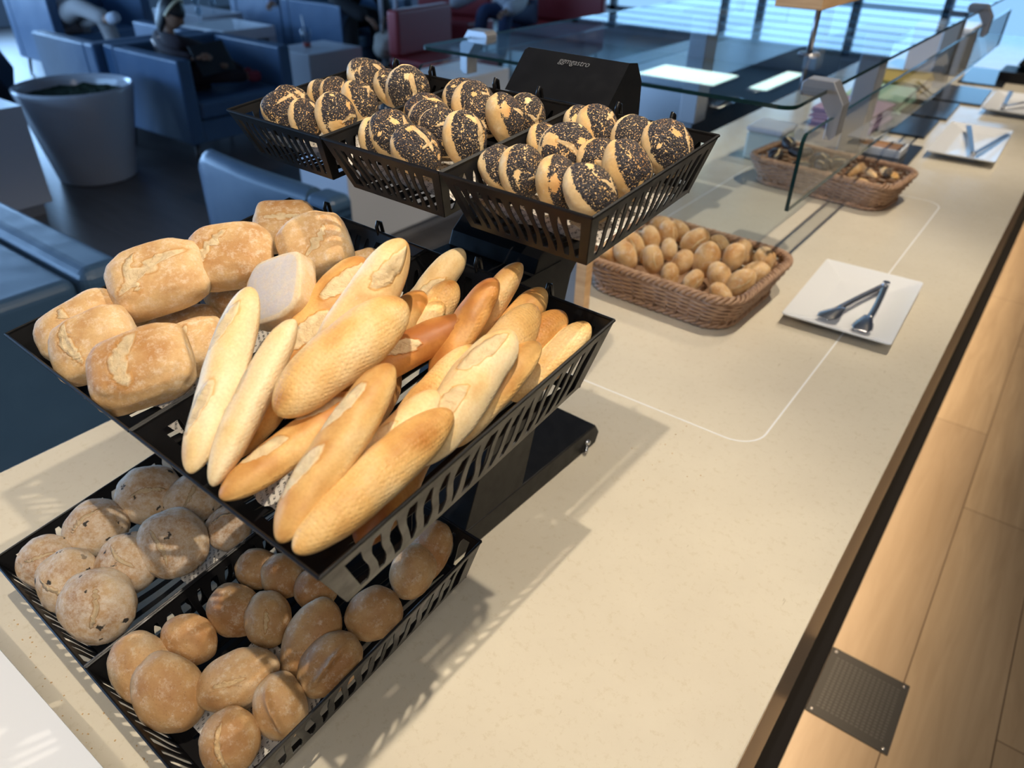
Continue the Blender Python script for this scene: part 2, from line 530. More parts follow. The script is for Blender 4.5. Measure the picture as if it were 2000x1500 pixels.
for k, y in enumerate(spot_y):
    t = thing('downlight', (-0.03, y, CEIL), 'round recessed ceiling downlight above the buffet', 'ceiling lamp', 'ceiling downlights above the buffet')
    MB().lathe([(0.045, -0.001), (0.052, -0.006), (0.056, 0.0)], 24).build('trim_ring', M['white_lacquer'], t)
    MB().lathe([(0.0, -0.0005), (0.045, -0.0005)], 24).build('lamp_face', M['lamp'], t)
for (x, y, a, b, lab) in ((-4.05, 9.15, 1.0, 0.75, 'larger flat rectangular ceiling light panel near the windows'), (-3.07, 9.6, 0.2, 1.3, 'narrow ceiling light panel between the windows and the buffet')):
    t = thing('ceiling_light', (x, y, CEIL), lab, 'ceiling lamp', 'ceiling light panels')
    MB().box(-a / 2 - .03, a / 2 + .03, -b / 2 - .03, b / 2 + .03, -0.02, -0.001).build('light_frame', M['white_lacquer'], t)
    MB().box(-a / 2, a / 2, -b / 2, b / 2, -0.026, -0.0201).build('diffuser', M['panel_lamp'], t)

# ------------------------------------------------------------------ buffet counter
XF, XB = -0.045, -1.08
ct = thing('buffet_counter', (0, 0, 0), 'long beige stone buffet counter with a brown front panel', 'counter')
MB().box(XB, XF, -2.6, 6.6, Z0 - 0.014, Z0).build('worktop', M['counter'], ct, bevel=0.002)
MB().box(XF - 0.022, XF - 0.004, -2.6, 6.6, Z0 - 0.42, Z0 - 0.0141).build('front_panel', mat('bronze_laminate', (0.19, 0.125, 0.08), 0.3), ct)
MB().box(XB + 0.05, XF - 0.05, -2.55, 6.55, 0.0, Z0 - 0.0141).build('carcass', mat('dark_carcass', (0.010, 0.011, 0.014), 0.8, Specular_IOR_Level=0.15), ct)
MB().box(XF - 0.045, XF - 0.028, -2.5, 6.5, Z0 - 0.42, Z0 - 0.41).build('led_strip', M['strip_lamp'], ct)
MB().box(XF - 0.05, -0.026, -2.55, 6.55, 0.0, 0.012).build('kick_rail', mat('dark_kick', (0.006, 0.006, 0.007), 0.9, Specular_IOR_Level=0.1), ct)
a_ = area('led_strip_glow', (-0.040, 2.0, Z0 - 0.425), (0, math.radians(24), 0), 0.02, 9, 34, (1.0, 0.72, 0.43))
a_.data.shape = 'RECTANGLE'; a_.data.spread = math.radians(120)
# induction hob outline let into the stone
hob = MB()
x0, x1, y0, y1, rr = -0.80, -0.224, 0.97, 2.44, 0.05
path = []
for cx, cy, a0 in ((x1 - rr, y0 + rr, -90), (x1 - rr, y1 - rr, 0), (x0 + rr, y1 - rr, 90), (x0 + rr, y0 + rr, 180)):
    for k in range(9):
        a = math.radians(a0 + k * 90 / 8)
        path.append((cx + rr * math.cos(a), cy + rr * math.sin(a)))
n = len(path)
for i in range(n):
    p, q = Vector(path[i]), Vector(path[(i + 1) % n])
    p0, q0 = Vector(path[i - 1]), Vector(path[(i + 2) % n])
    tp = (q - p0).normalized(); tq = (q0 - p).normalized()
    np_, nq = Vector((-tp.y, tp.x)) * 0.0016, Vector((-tq.y, tq.x)) * 0.0016
    hob.quad((*(p - np_), 0.0003), (*(p + np_), 0.0003), (*(q + nq), 0.0003), (*(q - nq), 0.0003))
o = hob.build('heating_zone_outline', mat('white_line', (0.85, 0.85, 0.85), 0.3), ct)
o.location = (0, 0, Z0); o['label'] = 'thin white rounded outline on the worktop'

cr = MB(); _rc = random.Random(3)
for _ in range(60):
    if _ < 40: x, y = _rc.uniform(-0.80, -0.5), _rc.uniform(0.085, 0.115)
    else: x, y = _rc.gauss(-0.36, 0.06), _rc.gauss(0.90, 0.05)
    if y > 0.12 and x < -0.40: x += 0.08
    q_ = _rc.uniform(0.0003, 0.0007)
    T_ = Matrix.Translation((x, y, q_ * 0.8)) @ Matrix.Rotation(_rc.uniform(0, 6), 4, 'Z') @ Matrix.Rotation(_rc.uniform(-.2, .2), 4, 'X')
    cr.box(-q_ * 1.4, q_ * 1.4, -q_, q_, -q_ * .6, q_ * .6, T_)
o = cr.build('bread_crumbs', mat('crumb_tan', (0.55, 0.36, 0.17), 0.8)); o.location = (0, 0, Z0)
tag(o, 'tan bread crumbs scattered on the stone counter around the rack', 'crumbs', kind='stuff')

# floor service plate
fp = thing('floor_grate', (-0.0255, 1.281, 0.0), 'grey perforated metal floor plate beside the counter', 'floor plate')
MB().box(0, 0.19, 0, 0.225, 0, 0.004).build('plate', mat('grey_plate', (0.040, 0.039, 0.038), 0.6, Specular_IOR_Level=0.25), fp, bevel=0.002)
gr = MB()
for i in range(14):
    for j in range(19):
        x, y = 0.022 + i * 0.0113, 0.028 + j * 0.0092
        gr.box(x - .003, x + .003, y - .0016, y + .0016, 0.0041, 0.0052)
gr.build('raised_pattern', mat('grey_studs', (0.075, 0.073, 0.07), 0.5), fp)
sc = MB()
for x, y in ((0.012, 0.012), (0.178, 0.012), (0.012, 0.213), (0.178, 0.213)):
    sc.lathe([(0.0, 0.0055), (0.004, 0.0052), (0.0045, 0.004)], 12, Matrix.Translation((x, y, 0)))
sc.build('screw', M['steel'], fp, smooth=True)

# ------------------------------------------------------------------ bread display rack
TIER = {'top': (-0.7735, 0.4871, 0.4614, 0.5161, 0.1037, 0.2113), 'mid': (-0.7585, 0.4718, 0.1759, 0.3584, 0.1380, 0.3413),
        'bot': (-0.8003, 0.4309, 0.0903, 0.0900, 0.1458, 0.3404)}
RY = -0.0376


def tier_matrix(n):
    x0, w, y0, z0, t, L = TIER[n]
    Mx = Matrix.Rotation(RY, 4, 'Z') @ Matrix.Translation((x0, y0, z0)) @ Matrix.Rotation(t, 4, 'X')
    return Matrix.Translation((0, 0, Z0)) @ Mx


def local(n, p):
    return tier_matrix(n).inverted() @ Vector((p[0], p[1], p[2] + Z0))


def panel(bl_, br_, tl_, tr_, nslot, rnd, top=0.84, bot=0.10, side=0.06, lean=0.35, wave=0.055):
    """sheet with wavy upright slots cut out between two bands"""
    bl_, br_, tl_, tr_ = map(Vector, (bl_, br_, tl_, tr_))
    mb = MB()

    def P(u, v):
        return (bl_.lerp(br_, u)).lerp(tl_.lerp(tr_, u), v)
    mb.quad(P(0, 0), P(1, 0), P(1, bot), P(0, bot))
    mb.quad(P(0, top), P(1, top), P(1, 1), P(0, 1))
    mb.quad(P(0, bot), P(side, bot), P(side, top), P(0, top))
    mb.quad(P(1 - side, bot), P(1, bot), P(1, top), P(1 - side, top))
    span = (1 - 2 * side); step = span / nslot
    K = 8
    for i in range(1, nslot):
        u0 = side + i * step
        ln = lean * step * rnd.uniform(0.3, 1.5); ph = rnd.uniform(-0.5, 0.5); am = wave * step * rnd.uniform(2.0, 4.5)
        wd = step * rnd.uniform(0.17, 0.23)
        prev = None
        for k in range(K + 1):
            t = k / K; v = bot + (top - bot) * t
            off = ln * (t - 0.5) + am * math.sin(2 * PI * t + ph) * 0.5
            w = wd * (1.0 + 0.7 * abs(2 * t - 1) ** 3)
            a, b = P(u0 + off - w, v), P(u0 + off + w, v)
            if prev: mb.quad(prev[0], prev[1], b, a)
            prev = (a, b)
    mb.tube([P(0, 1), P(1, 1)], 0.0011, 6)
    return mb


def basket(tier, x0, x1, H, ins, label, ns, nd, seed):
    tx0, w, y0, z0, t, L = TIER[tier]
    rnd = random.Random(seed)
    root = thing('bread_basket', (0, 0, 0), label, 'basket', 'black slotted bread baskets on the rack')
    root.matrix_world = tier_matrix(tier) @ Matrix.Translation((x0, 0, -H))
    w = x1 - x0; g_ = 0.0012
    a0, a1, b0, b1 = g_, w - g_, 0, L
    c0, c1, d0, d1 = ins, w - ins, ins, L - ins
    kw = dict(solid=0.0012)
    bm_ = M['black_metal']
    panel((c0, d0, 0), (c1, d0, 0), (a0, b0, H), (a1, b0, H), ns, rnd, lean=-0.6).build('front_panel', bm_, root, **kw)
    panel((c0, d1, 0), (c1, d1, 0), (a0, b1, H), (a1, b1, H), ns, rnd).build('back_panel', bm_, root, **kw)
    panel((c0, d0, 0), (c0, d1, 0), (a0, b0, H), (a0, b1, H), nd, rnd, side=0.05, lean=0.6).build('side_panel', bm_, root, **kw)
    panel((c1, d0, 0), (c1, d1, 0), (a1, b0, H), (a1, b1, H), nd, rnd, side=0.05, lean=0.6).build('side_panel', bm_, root, **kw)
    panel((c0, d0, 0), (c1, d0, 0), (c0, d1, 0), (c1, d1, 0), ns, rnd, top=0.96, bot=0.04, side=0.04, lean=1.5, wave=0.2).build('base_panel', bm_, root, **kw)
    for fx in (0.30, 0.68):
        x = w * fx
        hk = MB()
        pts = [(x, L + 0.001, H - 0.012), (x, L - 0.001, H + 0.006), (x, L + 0.002, H + 0.0115), (x, L + 0.0055, H + 0.009), (x, L + 0.0065, H - 0.004)]
        hk.tube(pts, 0.0022, 8)
        hk.build('hook', bm_, root, smooth=True)
    # crumpled paper lining
    nx, ny = 16, 22
    lin = MB(); sd = seed * 3.1
    for j in range(ny + 1):
        for i in range(nx + 1):
            u, v = i / nx, j / ny
            x = c0 + 0.006 + (c1 - c0 - 0.012) * u; y = d0 + 0.006 + (d1 - d0 - 0.012) * v
            zz = 0.0035 + 0.004 * abs(noise.noise(Vector((u * 5 + sd, v * 5, 0.3)))) + 0.003 * noise.noise(Vector((u * 14, v * 14 + sd, 1)))
            if tier == 'top' and v < 0.10: zz += (0.10 - v) * H * 5.0; y -= (0.10 - v) * 0.05
            if tier == 'bot': y = d0 + (d1 - d0) * (0.06 + 0.34 * v) if seed == 7 else d0 + (d1 - d0) * (0.35 + 0.3 * v); x = c0 + (c1 - c0) * (0.30 + 0.60 * u)
            elif tier != 'top': x = c0 + (c1 - c0) * (0.16 + 0.74 * u + 0.02 * math.sin(v * 17)); y = d0 + (d1 - d0) * (0.10 + 0.76 * v + 0.02 * math.sin(u * 13))
            lin.v.append(Vector((x, y, max(zz, 0.0022))))
    for j in range(ny):
        for i in range(nx):
            a = j * (nx + 1) + i
            lin.f.append((a, a + 1, a + nx + 2, a + nx + 1))
    if seed == 5: lin.v = [Vector((c0 + .02 + (p_.x - c0) * .5, d0 + .012 + (p_.y - d0) * .25, p_.z)) for p_ in lin.v]
    pp = lin.build('newspaper_liner', M['paper'], None, smooth=True)
    pp.matrix_world = root.matrix_world
    tag(pp, 'crumpled printed paper sheet lining the ' + label.split(' basket')[0].replace('black slotted ', '') + ' basket', 'paper', 'paper liners in the baskets')
    return root


basket('top', 0.0, 0.4871 / 3, 0.0533, 0.017, 'black slotted top left basket of the rack, full of poppy seed rolls', 11, 13, 1)
basket('top', 0.4871 / 3, 0.9742 / 3, 0.0533, 0.017, 'black slotted top middle basket of the rack, full of poppy seed rolls', 11, 13, 2)
basket('top', 0.9742 / 3, 0.4871, 0.0533, 0.017, 'black slotted top right basket of the rack, full of poppy seed rolls', 11, 13, 3)
basket('mid', 0.0, 0.2359, 0.072, 0.023, 'black slotted middle left basket of the rack, holding ciabatta rolls', 12, 17, 4)
basket('mid', 0.2359, 0.4718, 0.072, 0.023, 'black slotted middle right basket of the rack, holding baguettes', 12, 17, 5)
basket('bot', 0.0, 0.2154, 0.058, 0.017, 'black slotted bottom left basket of the rack, holding olive rolls', 12, 17, 6)
basket('bot', 0.2154, 0.4309, 0.058, 0.017, 'black slotted bottom right basket of the rack, holding brown rolls', 12, 17, 7)

rk = thing('bread_rack', (0, 0, Z0), 'black sheet metal bread rack with a slanted arm and a header sign', 'rack')
rk.rotation_euler = (0, 0, RY)
# coordinates along the rack's own axes
CX0, CX1 = -0.60, -0.462
prof = [(0.45, 0.0), (0.80, 0.0), (0.812, 0.02), (0.80, 0.037), (0.625, 0.037), (0.695, 0.34), (0.825, 0.485), (0.83, 0.535), (0.80, 0.565), (0.775, 0.535), (0.635, 0.372), (0.50, 0.037), (0.45, 0.037)]
MB().prism([(0.13, 0.0), (0.81, 0.0), (0.818, 0.018), (0.806, 0.037), (0.50, 0.037), (0.13, 0.012)], CX0, CX1, lambda a, b, t: (t, a, b)).build('foot', M['black_metal'], rk, bevel=0.002)
MB().prism([(0.50, 0.03), (0.62, 0.03), (0.705, 0.33), (0.835, 0.475), (0.805, 0.505), (0.735, 0.45), (0.635, 0.372)], CX0 + .001, CX1 - .001, lambda a, b, t: (t, a, b)).build('slanted_arm', M['black_metal'], rk, bevel=0.001)
for n in ('top', 'mid'):
    x0, w, y0, z0, t, L = TIER[n]
    yb, zb = y0 + L * math.cos(t), z0 + L * math.sin(t)
    MB().box(x0 + 0.02, x0 + w - 0.02, yb + 0.003, yb + 0.0052, zb - 0.05, zb - 0.006).build('carrier_rail', M['black_metal'], rk)
    MB().box(CX0, CX1, min(yb + 0.004, 0.60), max(yb + 0.012, 0.68), zb - 0.066, zb - 0.05).build('bracket', M['black_metal'], rk)
# header with folded side
hd = MB()
hd.prism([(0.0, 0.0), (0.147, 0.0), (0.147, 0.060), (0.004, 0.060), (0.0, 0.056)], 0, 0.0015, lambda a, b, t: (a, b * 0.68 + t, b * 0.73))
hd.prism([(0.0, 0.0), (0.0405, 0.044), (0.058, 0.042), (0.072, 0.020), (0.075, -0.03), (0.03, -0.03)], 0.1475, 0.149, lambda a, b, t: (t, a, b))
h_ = hd.build('header_sign', M['black_metal'], rk, solid=0.0008)
h_.location = (-0.605, 0.742, 0.522)
cu = bpy.data.curves.new('sign_lettering', 'FONT')
cu.body = 'ggmgastro'; cu.size = 0.0105; cu.extrude = 0.0001; cu.align_x = 'CENTER'; cu.shear = 0.2
cu.materials.append(mat('grey_print', (0.14, 0.14, 0.145), 0.5))
_t = bpy.data.objects.new('t', cu); COL.objects.link(_t)
tx = bpy.data.objects.new('sign_lettering', bpy.data.meshes.new_from_object(_t.evaluated_get(bpy.context.evaluated_depsgraph_get())))
bpy.data.objects.remove(_t)
COL.objects.link(tx); tx.parent = h_
tx.location = (0.078, 0.0308, 0.0345); tx.rotation_euler = (math.radians(47), 0, 0)
for y in (0.785,):
    sb = MB().lathe([(0.0, 0.004), (0.004, 0.004), (0.005, 0.0)], 14, Matrix.Translation((CX1, y, 0.016)) @ Matrix.Rotation(PI / 2, 4, 'Y'))
    sb.tube([(CX1 + 0.002, y - 0.004, 0.012), (CX1 + 0.006, y - 0.012, 0.004)], 0.003, 8)
    sb.build('bolt', M['chrome'], rk, smooth=True)


# ------------------------------------------------------------------ breads
def sphere_grid(nu, nv):
    """unit directions, poles on +-Z"""
    V = [(0, 0, -1)]
    for j in range(1, nv):
        th = -PI / 2 + PI * j / nv
        for i in range(nu):
            a = 2 * PI * i / nu
            V.append((math.cos(th) * math.cos(a), math.cos(th) * math.sin(a), math.sin(th)))
    V.append((0, 0, 1))
    F = [(0, 1 + (i + 1) % nu, 1 + i) for i in range(nu)]
    for j in range(nv - 2):
        for i in range(nu):
            a = 1 + j * nu + i; b = 1 + j * nu + (i + 1) % nu
            F.append((a, b, b + nu, a + nu))
    top = len(V) - 1; o0 = 1 + (nv - 2) * nu
    F += [(o0 + i, o0 + (i + 1) % nu, top) for i in range(nu)]
    return V, F


GRID = sphere_grid(56, 36)


def sgnpow(x, p):
    return math.copysign(abs(x) ** p, x)


def blob(name, m_, a, b, c, seed, sq=1.0, lump=0.06, cuts=(), flat=0.25, poppy=False, ridge=0.0, sqz=1.0):
    """roll: half sizes a, b, c (metres); cuts: (direction angle, offset, length, width, depth) on the top face"""
    V, F = GRID
    mb = MB(); cutv = []; bake = []; pop_ = []; bot = []
    s = Vector((seed * 7.3, seed * 3.7, seed * 5.1))
    for d in V:
        x, y, z = sgnpow(d[0], sq), sgnpow(d[1], sq), sgnpow(d[2], sqz)
        if z < 0: z *= (1 - flat)
        D = Vector(d)
        nz = noise.noise(D * 1.3 + s) * lump + noise.noise(D * 3.1 + s) * lump * 0.35 + noise.noise(D * 8 + s) * lump * 0.12
        r = 1 + nz
        ct_ = 0.0; dz = 0.0
        if z > -0.2:
            for (ang, off, ln, wd, dp) in cuts:
                ca, sa = math.cos(ang), math.sin(ang)
                u = x * ca + y * sa; v = -x * sa + y * ca - off - 0.12 * math.sin(u * 3 + seed)
                wv = wd * (1 + 0.35 * noise.noise(Vector((u * 4, seed, 0))))
                q = (u / ln) ** 2 + (v / wv) ** 2
                if q < 1:
                    k = (1 - q)
                    ct_ = max(ct_, min(1, k * 1.8)); dz -= dp * k * (0.6 + 0.5 * noise.noise(Vector((u * 9, v * 12, seed))))
                elif q < 1.9:
                    dz += dp * 0.55 * (1 - abs(q - 1.35) / 0.55)
        if ridge and z > 0:
            dz += ridge * math.exp(-((y - 0.1 * math.sin(3 * x)) / 0.12) ** 2) * max(0, 1 - x * x)
        mb.v.append(Vector((x * a * r, y * b * r, (z + dz) * c * r)))
        cutv.append(ct_)
        bake.append(max(0.0, min(1.0, 0.5 + 0.5 * d[2] + 0.25 * noise.noise(D * 2 + s * 2))))
        bot.append(1.0 if d[2] < -0.55 else 0.0)
        if poppy:
            k = 0.98 if d[2] > 0.30 else (0.98 * (d[2] - 0.04) / 0.26 if d[2] > 0.04 else 0.0)
            k -= 0.5 * max(0, noise.noise(D * 2.1 + s * 3) - 0.12) * 3
            pop_.append(max(0, k))
    mb.f = list(F)
    mb.at = {'cut': cutv, 'bake': bake, 'bottom': bot}
    if poppy: mb.at['poppy'] = pop_
    return mb.build(name, m_, smooth=True)


def aim(o, loc, axis, spin):
    z = Vector(axis).normalized()
    q = z.to_track_quat('Z', 'Y').to_matrix().to_4x4()
    o.matrix_world = Matrix.Translation(loc) @ q @ Matrix.Rotation(spin, 4, 'Z')


def loaf(name, m_, p0, p1, r0, r1, seed, roll=0.0, slashes=((0.3, 0.5), (0.68, 0.5)), flatten=0.88, bend=0.0, upside=False, sl_w=0.42, tip=0.30):
    """baguette between two tips; slashes: (position, side offset)"""
    p0, p1 = Vector(p0), Vector(p1)
    ax = p1 - p0; L = ax.length; t = ax.normalized()
    upv = Vector((0.25, -0.25, 1.0)); upv = (upv - t * upv.dot(t)).normalized()
    sd = t.cross(upv)
    R_ = Matrix.Rotation(roll, 3, t)
    upv, sd = R_ @ upv, R_ @ sd
    NU, NV = 76, 36
    mb = MB(); cutv = []; bake = []; bot = []
    s = Vector((seed * 5.3, seed * 2.9, seed))
    rm = max(r0, r1)
    for i in range(NU + 1):
        w = i / NU
        # even spacing in angle near the tips
        x = 0.5 - 0.5 * math.cos(PI * w)
        xx = abs(2 * x - 1)
        prof_ = (max(0.0, 1 - xx ** 5)) ** 0.5 * (1 - tip * xx ** 2.2)
        rad = 1.22 * (r0 * (1 - x) + r1 * x) * prof_ * (1 + 0.05 * noise.noise(Vector((x * 5, seed, 0))))
        cpt = p0 + ax * x + upv * (bend * L * math.sin(PI * x)) + sd * (0.03 * L * noise.noise(Vector((x * 2.2, seed * 3, 4))) * math.sin(PI * x))
        for j in range(NV):
            a = 2 * PI * j / NV
            ca, sa = math.cos(a), math.sin(a)
            rr_ = rad * (1 + 0.035 * noise.noise(Vector((x * 9, ca * 1.5, sa * 1.5)) + s))
            ct_ = 0.0; dz = 0.0
            av = math.atan2(sa, ca)          # 0 = top
            for (sx, so) in slashes:
                u = (x - sx) * L / rm; v = av - (so - 0.5) * 1.4
                uu = u * 0.97 + v * 0.25; vv = v - 0.26 * u
                q = (uu / 1.45) ** 2 + (vv / sl_w) ** 2
                q *= 1 + 0.35 * noise.noise(Vector((x * 22, v * 5, seed)))
                if q < 1:
                    ct_ = max(ct_, min(1, (1 - q) * 2.2)); dz += 0.05 * (1 - q) + 0.05 * noise.noise(Vector((x * 60, v * 9, seed)))
                    if vv > 0: dz -= 0.12 * (1 - q)
                elif q < 1.7 and vv > 0:
                    dz += 0.07 * (1 - abs(q - 1.25) / 0.45)
            base = cpt + upv * (ca * rr_ * (flatten if ca > 0 else flatten * 0.72)) + sd * (sa * rr_)
            nrm = (upv * ca + sd * sa)
            mb.v.append(base + nrm * (dz * rm * prof_))
            cutv.append(0.0 if upside else ct_)
            bk = 0.5 + 0.5 * ca if not upside else 0.65 - 0.3 * abs(sa)
            bake.append(max(0, min(1, bk * 0.8 + 0.35 * xx ** 3 + 0.35 * noise.noise(Vector((x * 4, ca, sa)) + s * 2))))
            bot.append((1.0 if ca > -0.2 else 0.0) if upside else (1.0 if ca < 0.15 else 0.0))
    for i in range(NU):
        for j in range(NV):
            j2 = (j + 1) % NV
            mb.f.append((i * NV + j, i * NV + j2, (i + 1) * NV + j2, (i + 1) * NV + j))
    c = (p0 + p1) / 2
    c2 = Vector((c.x, c.y, c.z))
    mb.v = [v - c2 for v in mb.v]
    mb.at = {'cut': cutv, 'bake': bake, 'bottom': bot}
    o = mb.build(name, m_, smooth=True)
    o.location = c2
    return o


# poppy seed rolls: x, y, z, radius
POPPY = {
 'right': [[-0.4241, 0.5391, 0.5024, 0.0216], [-0.3888, 0.5416, 0.5028, 0.0233], [-0.3476, 0.5372, 0.5025, 0.023], [-0.3119, 0.5332, 0.5022, 0.0257], [-0.4218, 0.6053, 0.5093, 0.0217], [-0.38, 0.6023, 0.5091, 0.0261], [-0.3409, 0.5987, 0.5089, 0.0215], [-0.3098, 0.5923, 0.5084, 0.0261], [-0.4198, 0.6669, 0.5157, 0.0216], [-0.3835, 0.6678, 0.5159, 0.0253], [-0.3412, 0.6696, 0.5163, 0.0235], [-0.3027, 0.6568, 0.5151, 0.0265]],
 'middle': [[-0.5944, 0.5369, 0.5015, 0.02], [-0.5601, 0.5502, 0.503, 0.0251], [-0.51, 0.5305, 0.5012, 0.0251], [-0.5896, 0.6113, 0.5093, 0.0256], [-0.5505, 0.5985, 0.5081, 0.0235], [-0.523, 0.5855, 0.5068, 0.0247], [-0.4879, 0.5786, 0.5063, 0.0257], [-0.5852, 0.6746, 0.5159, 0.0254], [-0.5418, 0.6593, 0.5144, 0.0277], [-0.516, 0.6445, 0.513, 0.0226], [-0.4885, 0.6463, 0.5133, 0.0253], [-0.4773, 0.6778, 0.5166, 0.0226]],
 'left': [[-0.7648, 0.56, 0.5032, 0.0239], [-0.722, 0.5426, 0.5016, 0.0243], [-0.6851, 0.5391, 0.5014, 0.0212], [-0.6574, 0.5597, 0.5036, 0.0243], [-0.7444, 0.6058, 0.5081, 0.0188], [-0.7164, 0.6143, 0.5091, 0.02], [-0.6741, 0.6109, 0.5089, 0.0235], [-0.7733, 0.6902, 0.5167, 0.0277], [-0.7205, 0.68, 0.5159, 0.0239], [-0.6811, 0.6692, 0.5149, 0.0218], [-0.6534, 0.6716, 0.5153, 0.0263]]}
ROWS = {'right': (4, 4, 4), 'middle': (3, 4, 5), 'left': (4, 3, 4)}
ORD = ['leftmost', 'second from the left', 'third from the left', 'fourth from the left', 'fifth from the left']
ROWN = ['front row', 'middle row', 'back row']
IX = {'left': 0, 'middle': 1, 'right': 2}
rnd = random.Random(11)
protos = []
for k in range(6):
    cuts = [((0.2 + k, 0.05, 0.72, 0.09, 0.05),), ((1.0, 0.1, 0.8, 0.13, 0.1), (2.4, 0.25, 0.5, 0.07, 0.05)), ((2.2, 0.3, 0.5, 0.1, 0.05), (0.7, -0.2, 0.6, 0.1, 0.06)),
            ((0.5, 0.0, 0.85, 0.2, 0.09),), ((1.9, 0.25, 0.6, 0.1, 0.06),), ((2.8, -0.1, 0.65, 0.15, 0.08), (1.2, 0.3, 0.5, 0.08, 0.05))][k]
    p = blob('poppy_seed_roll', M['poppy'], 1.0, 0.95, 0.82, k + 1, lump=0.06, cuts=cuts, flat=0.22, poppy=True)
    # scale the mesh to a 25 mm roll so that the textures keep their size
    p.data.transform(Matrix.Scale(0.024, 4))
    protos.append(p)
used = set()
TW = 0.4871 / 3
for side, L in POPPY.items():
    i = 0
    for rw, cnt in enumerate(ROWS[side]):
        for j in range(cnt):
            x, y, z, r = L[i]; i += 1
            q = local('top', (x, y, z))
            lo = IX[side] * TW + 0.006 + r * 0.62; hi = (IX[side] + 1) * TW - 0.006 - r * 0.66
            q.x = min(max(q.x, lo), hi); q.y = min(max(q.y, 0.008 + r * 0.8), 0.2113 - 0.006 - r * 0.75)
            P = tier_matrix('top') @ q
            pk = (i + IX[side] * 2) % 6
            if pk not in used: o = protos[pk]; used.add(pk)
            else:
                o = protos[pk].copy(); COL.objects.link(o)
            ax = Vector((0.86, 0.05, 0.42)) + Vector((rnd.uniform(-.35, .15), rnd.uniform(-.5, .3), rnd.uniform(-.25, .35)))
            P = P + Vector((0, 0, 0.007)) - fwd * 0.004 * (j % 2)
            aim(o, P, ax, rnd.uniform(0, 6.28))
            o.scale = [r * 1.10 / 0.024] * 3
            tag(o, 'poppy seed roll in the rack\'s top %s basket, %s, %s' % (side, ROWN[rw], ORD[j]), 'bread roll', 'poppy seed rolls in the top baskets')

# ciabattas: x, y, z, half length, half width, thickness, axis, spin, name for the label
CI = [
 (-0.672, 0.3268, 0.394, 0.052, 0.040, 0.027, (0.35, -0.45, 0.8), 0.35, 'large floury ciabatta roll with a cross crease, left end of the top layer'),
 (-0.6427, 0.3902, 0.405, 0.045, 0.038, 0.026, (0.3, -0.5, 0.8), 0.2, 'smooth golden ciabatta roll, second along the top layer behind the creased one'),
 (-0.6821, 0.4888, 0.3983, 0.037, 0.034, 0.024, (0.4, -0.4, 0.8), 0.0, 'ciabatta roll at the back corner of its basket, farthest of all'),
 (-0.5791, 0.4487, 0.4134, 0.038, 0.040, 0.026, (0.3, -0.55, 0.75), 0.5, 'pale ciabatta roll at the back beside the baguette tips'),
 (-0.536, 0.364, 0.412, 0.036, 0.040, 0.025, (-0.62, -0.62, 0.45), 0.8, 'ciabatta roll lying upside down with its white floury base showing'),
 (-0.703, 0.2549, 0.3606, 0.044, 0.031, 0.024, (0.45, -0.45, 0.75), 0.55, 'ciabatta roll leaning at the front left corner, first of the front row'),
 (-0.6614, 0.2466, 0.3597, 0.042, 0.034, 0.025, (0.4, -0.5, 0.75), 0.5, 'ciabatta roll with a pale split, second of the front row'),
 (-0.581, 0.2473, 0.3653, 0.047, 0.039, 0.026, (0.3, -0.45, 0.85), 0.45, 'reddish floury ciabatta roll beside the divider, third of the front row'),
 (-0.7300, 0.3184, 0.3339, 0.036, 0.030, 0.022, (0.1, -0.2, 1), 0.3, 'shaded ciabatta roll lying low behind the front left one'),
 (-0.6750, 0.3419, 0.3325, 0.040, 0.027, 0.021, (0.15, -0.3, 1), 0.2, 'long narrow ciabatta roll lying low in the middle of the basket'),
 (-0.6200, 0.320, 0.3383, 0.036, 0.032, 0.024, (0.2, -0.35, 0.9), 0.6, 'golden ciabatta roll lying low beside the first baguette'),
 (-0.6700, 0.410, 0.3451, 0.036, 0.030, 0.022, (0.1, -0.2, 1), 0.1, 'dark orange ciabatta roll seen in the gap below the top layer'),
 (-0.5750, 0.500, 0.3650, 0.036, 0.030, 0.024, (0.2, -0.3, 0.9), 0.4, 'dark ciabatta roll low at the back next to the divider'),
]
CC = [((0.5, 0.0, 0.9, 0.16, 0.10), (1.5, 0.3, 0.7, 0.08, 0.06)), ((1.2, 0.2, 0.7, 0.10, 0.06),), ((0.3, 0.0, 0.7, 0.1, 0.05),), ((0.9, -0.2, 0.6, 0.1, 0.06),), (), ((1.4, 0.1, 0.6, 0.08, 0.04),), ((1.5, 0.35, 0.8, 0.14, 0.10),), ((1.4, 0.1, 0.8, 0.20, 0.10),), (), (), ((0.8, 0.3, 0.3, 0.12, 0.06),), (), ()]
for i, (x, y, z, a, b, c, ax, sp, lab) in enumerate(CI):
    o = blob('ciabatta_roll', M['ciabatta_turned'] if i == 4 else M['ciabatta'], a * .95, b * .93, c * .95, 20 + i, sq=0.60, lump=0.085, cuts=CC[i], flat=0.62 if i == 4 else 0.32, sqz=0.45 if i == 4 else 0.8)
    aim(o, (x, y, z + Z0), ax, sp)
    if i == 4: aim(o, (x, y, z + Z0), (0.11, 0.66, -0.62), 0.9)
    tag(o, lab, 'ciabatta', 'ciabatta rolls in the middle left basket')

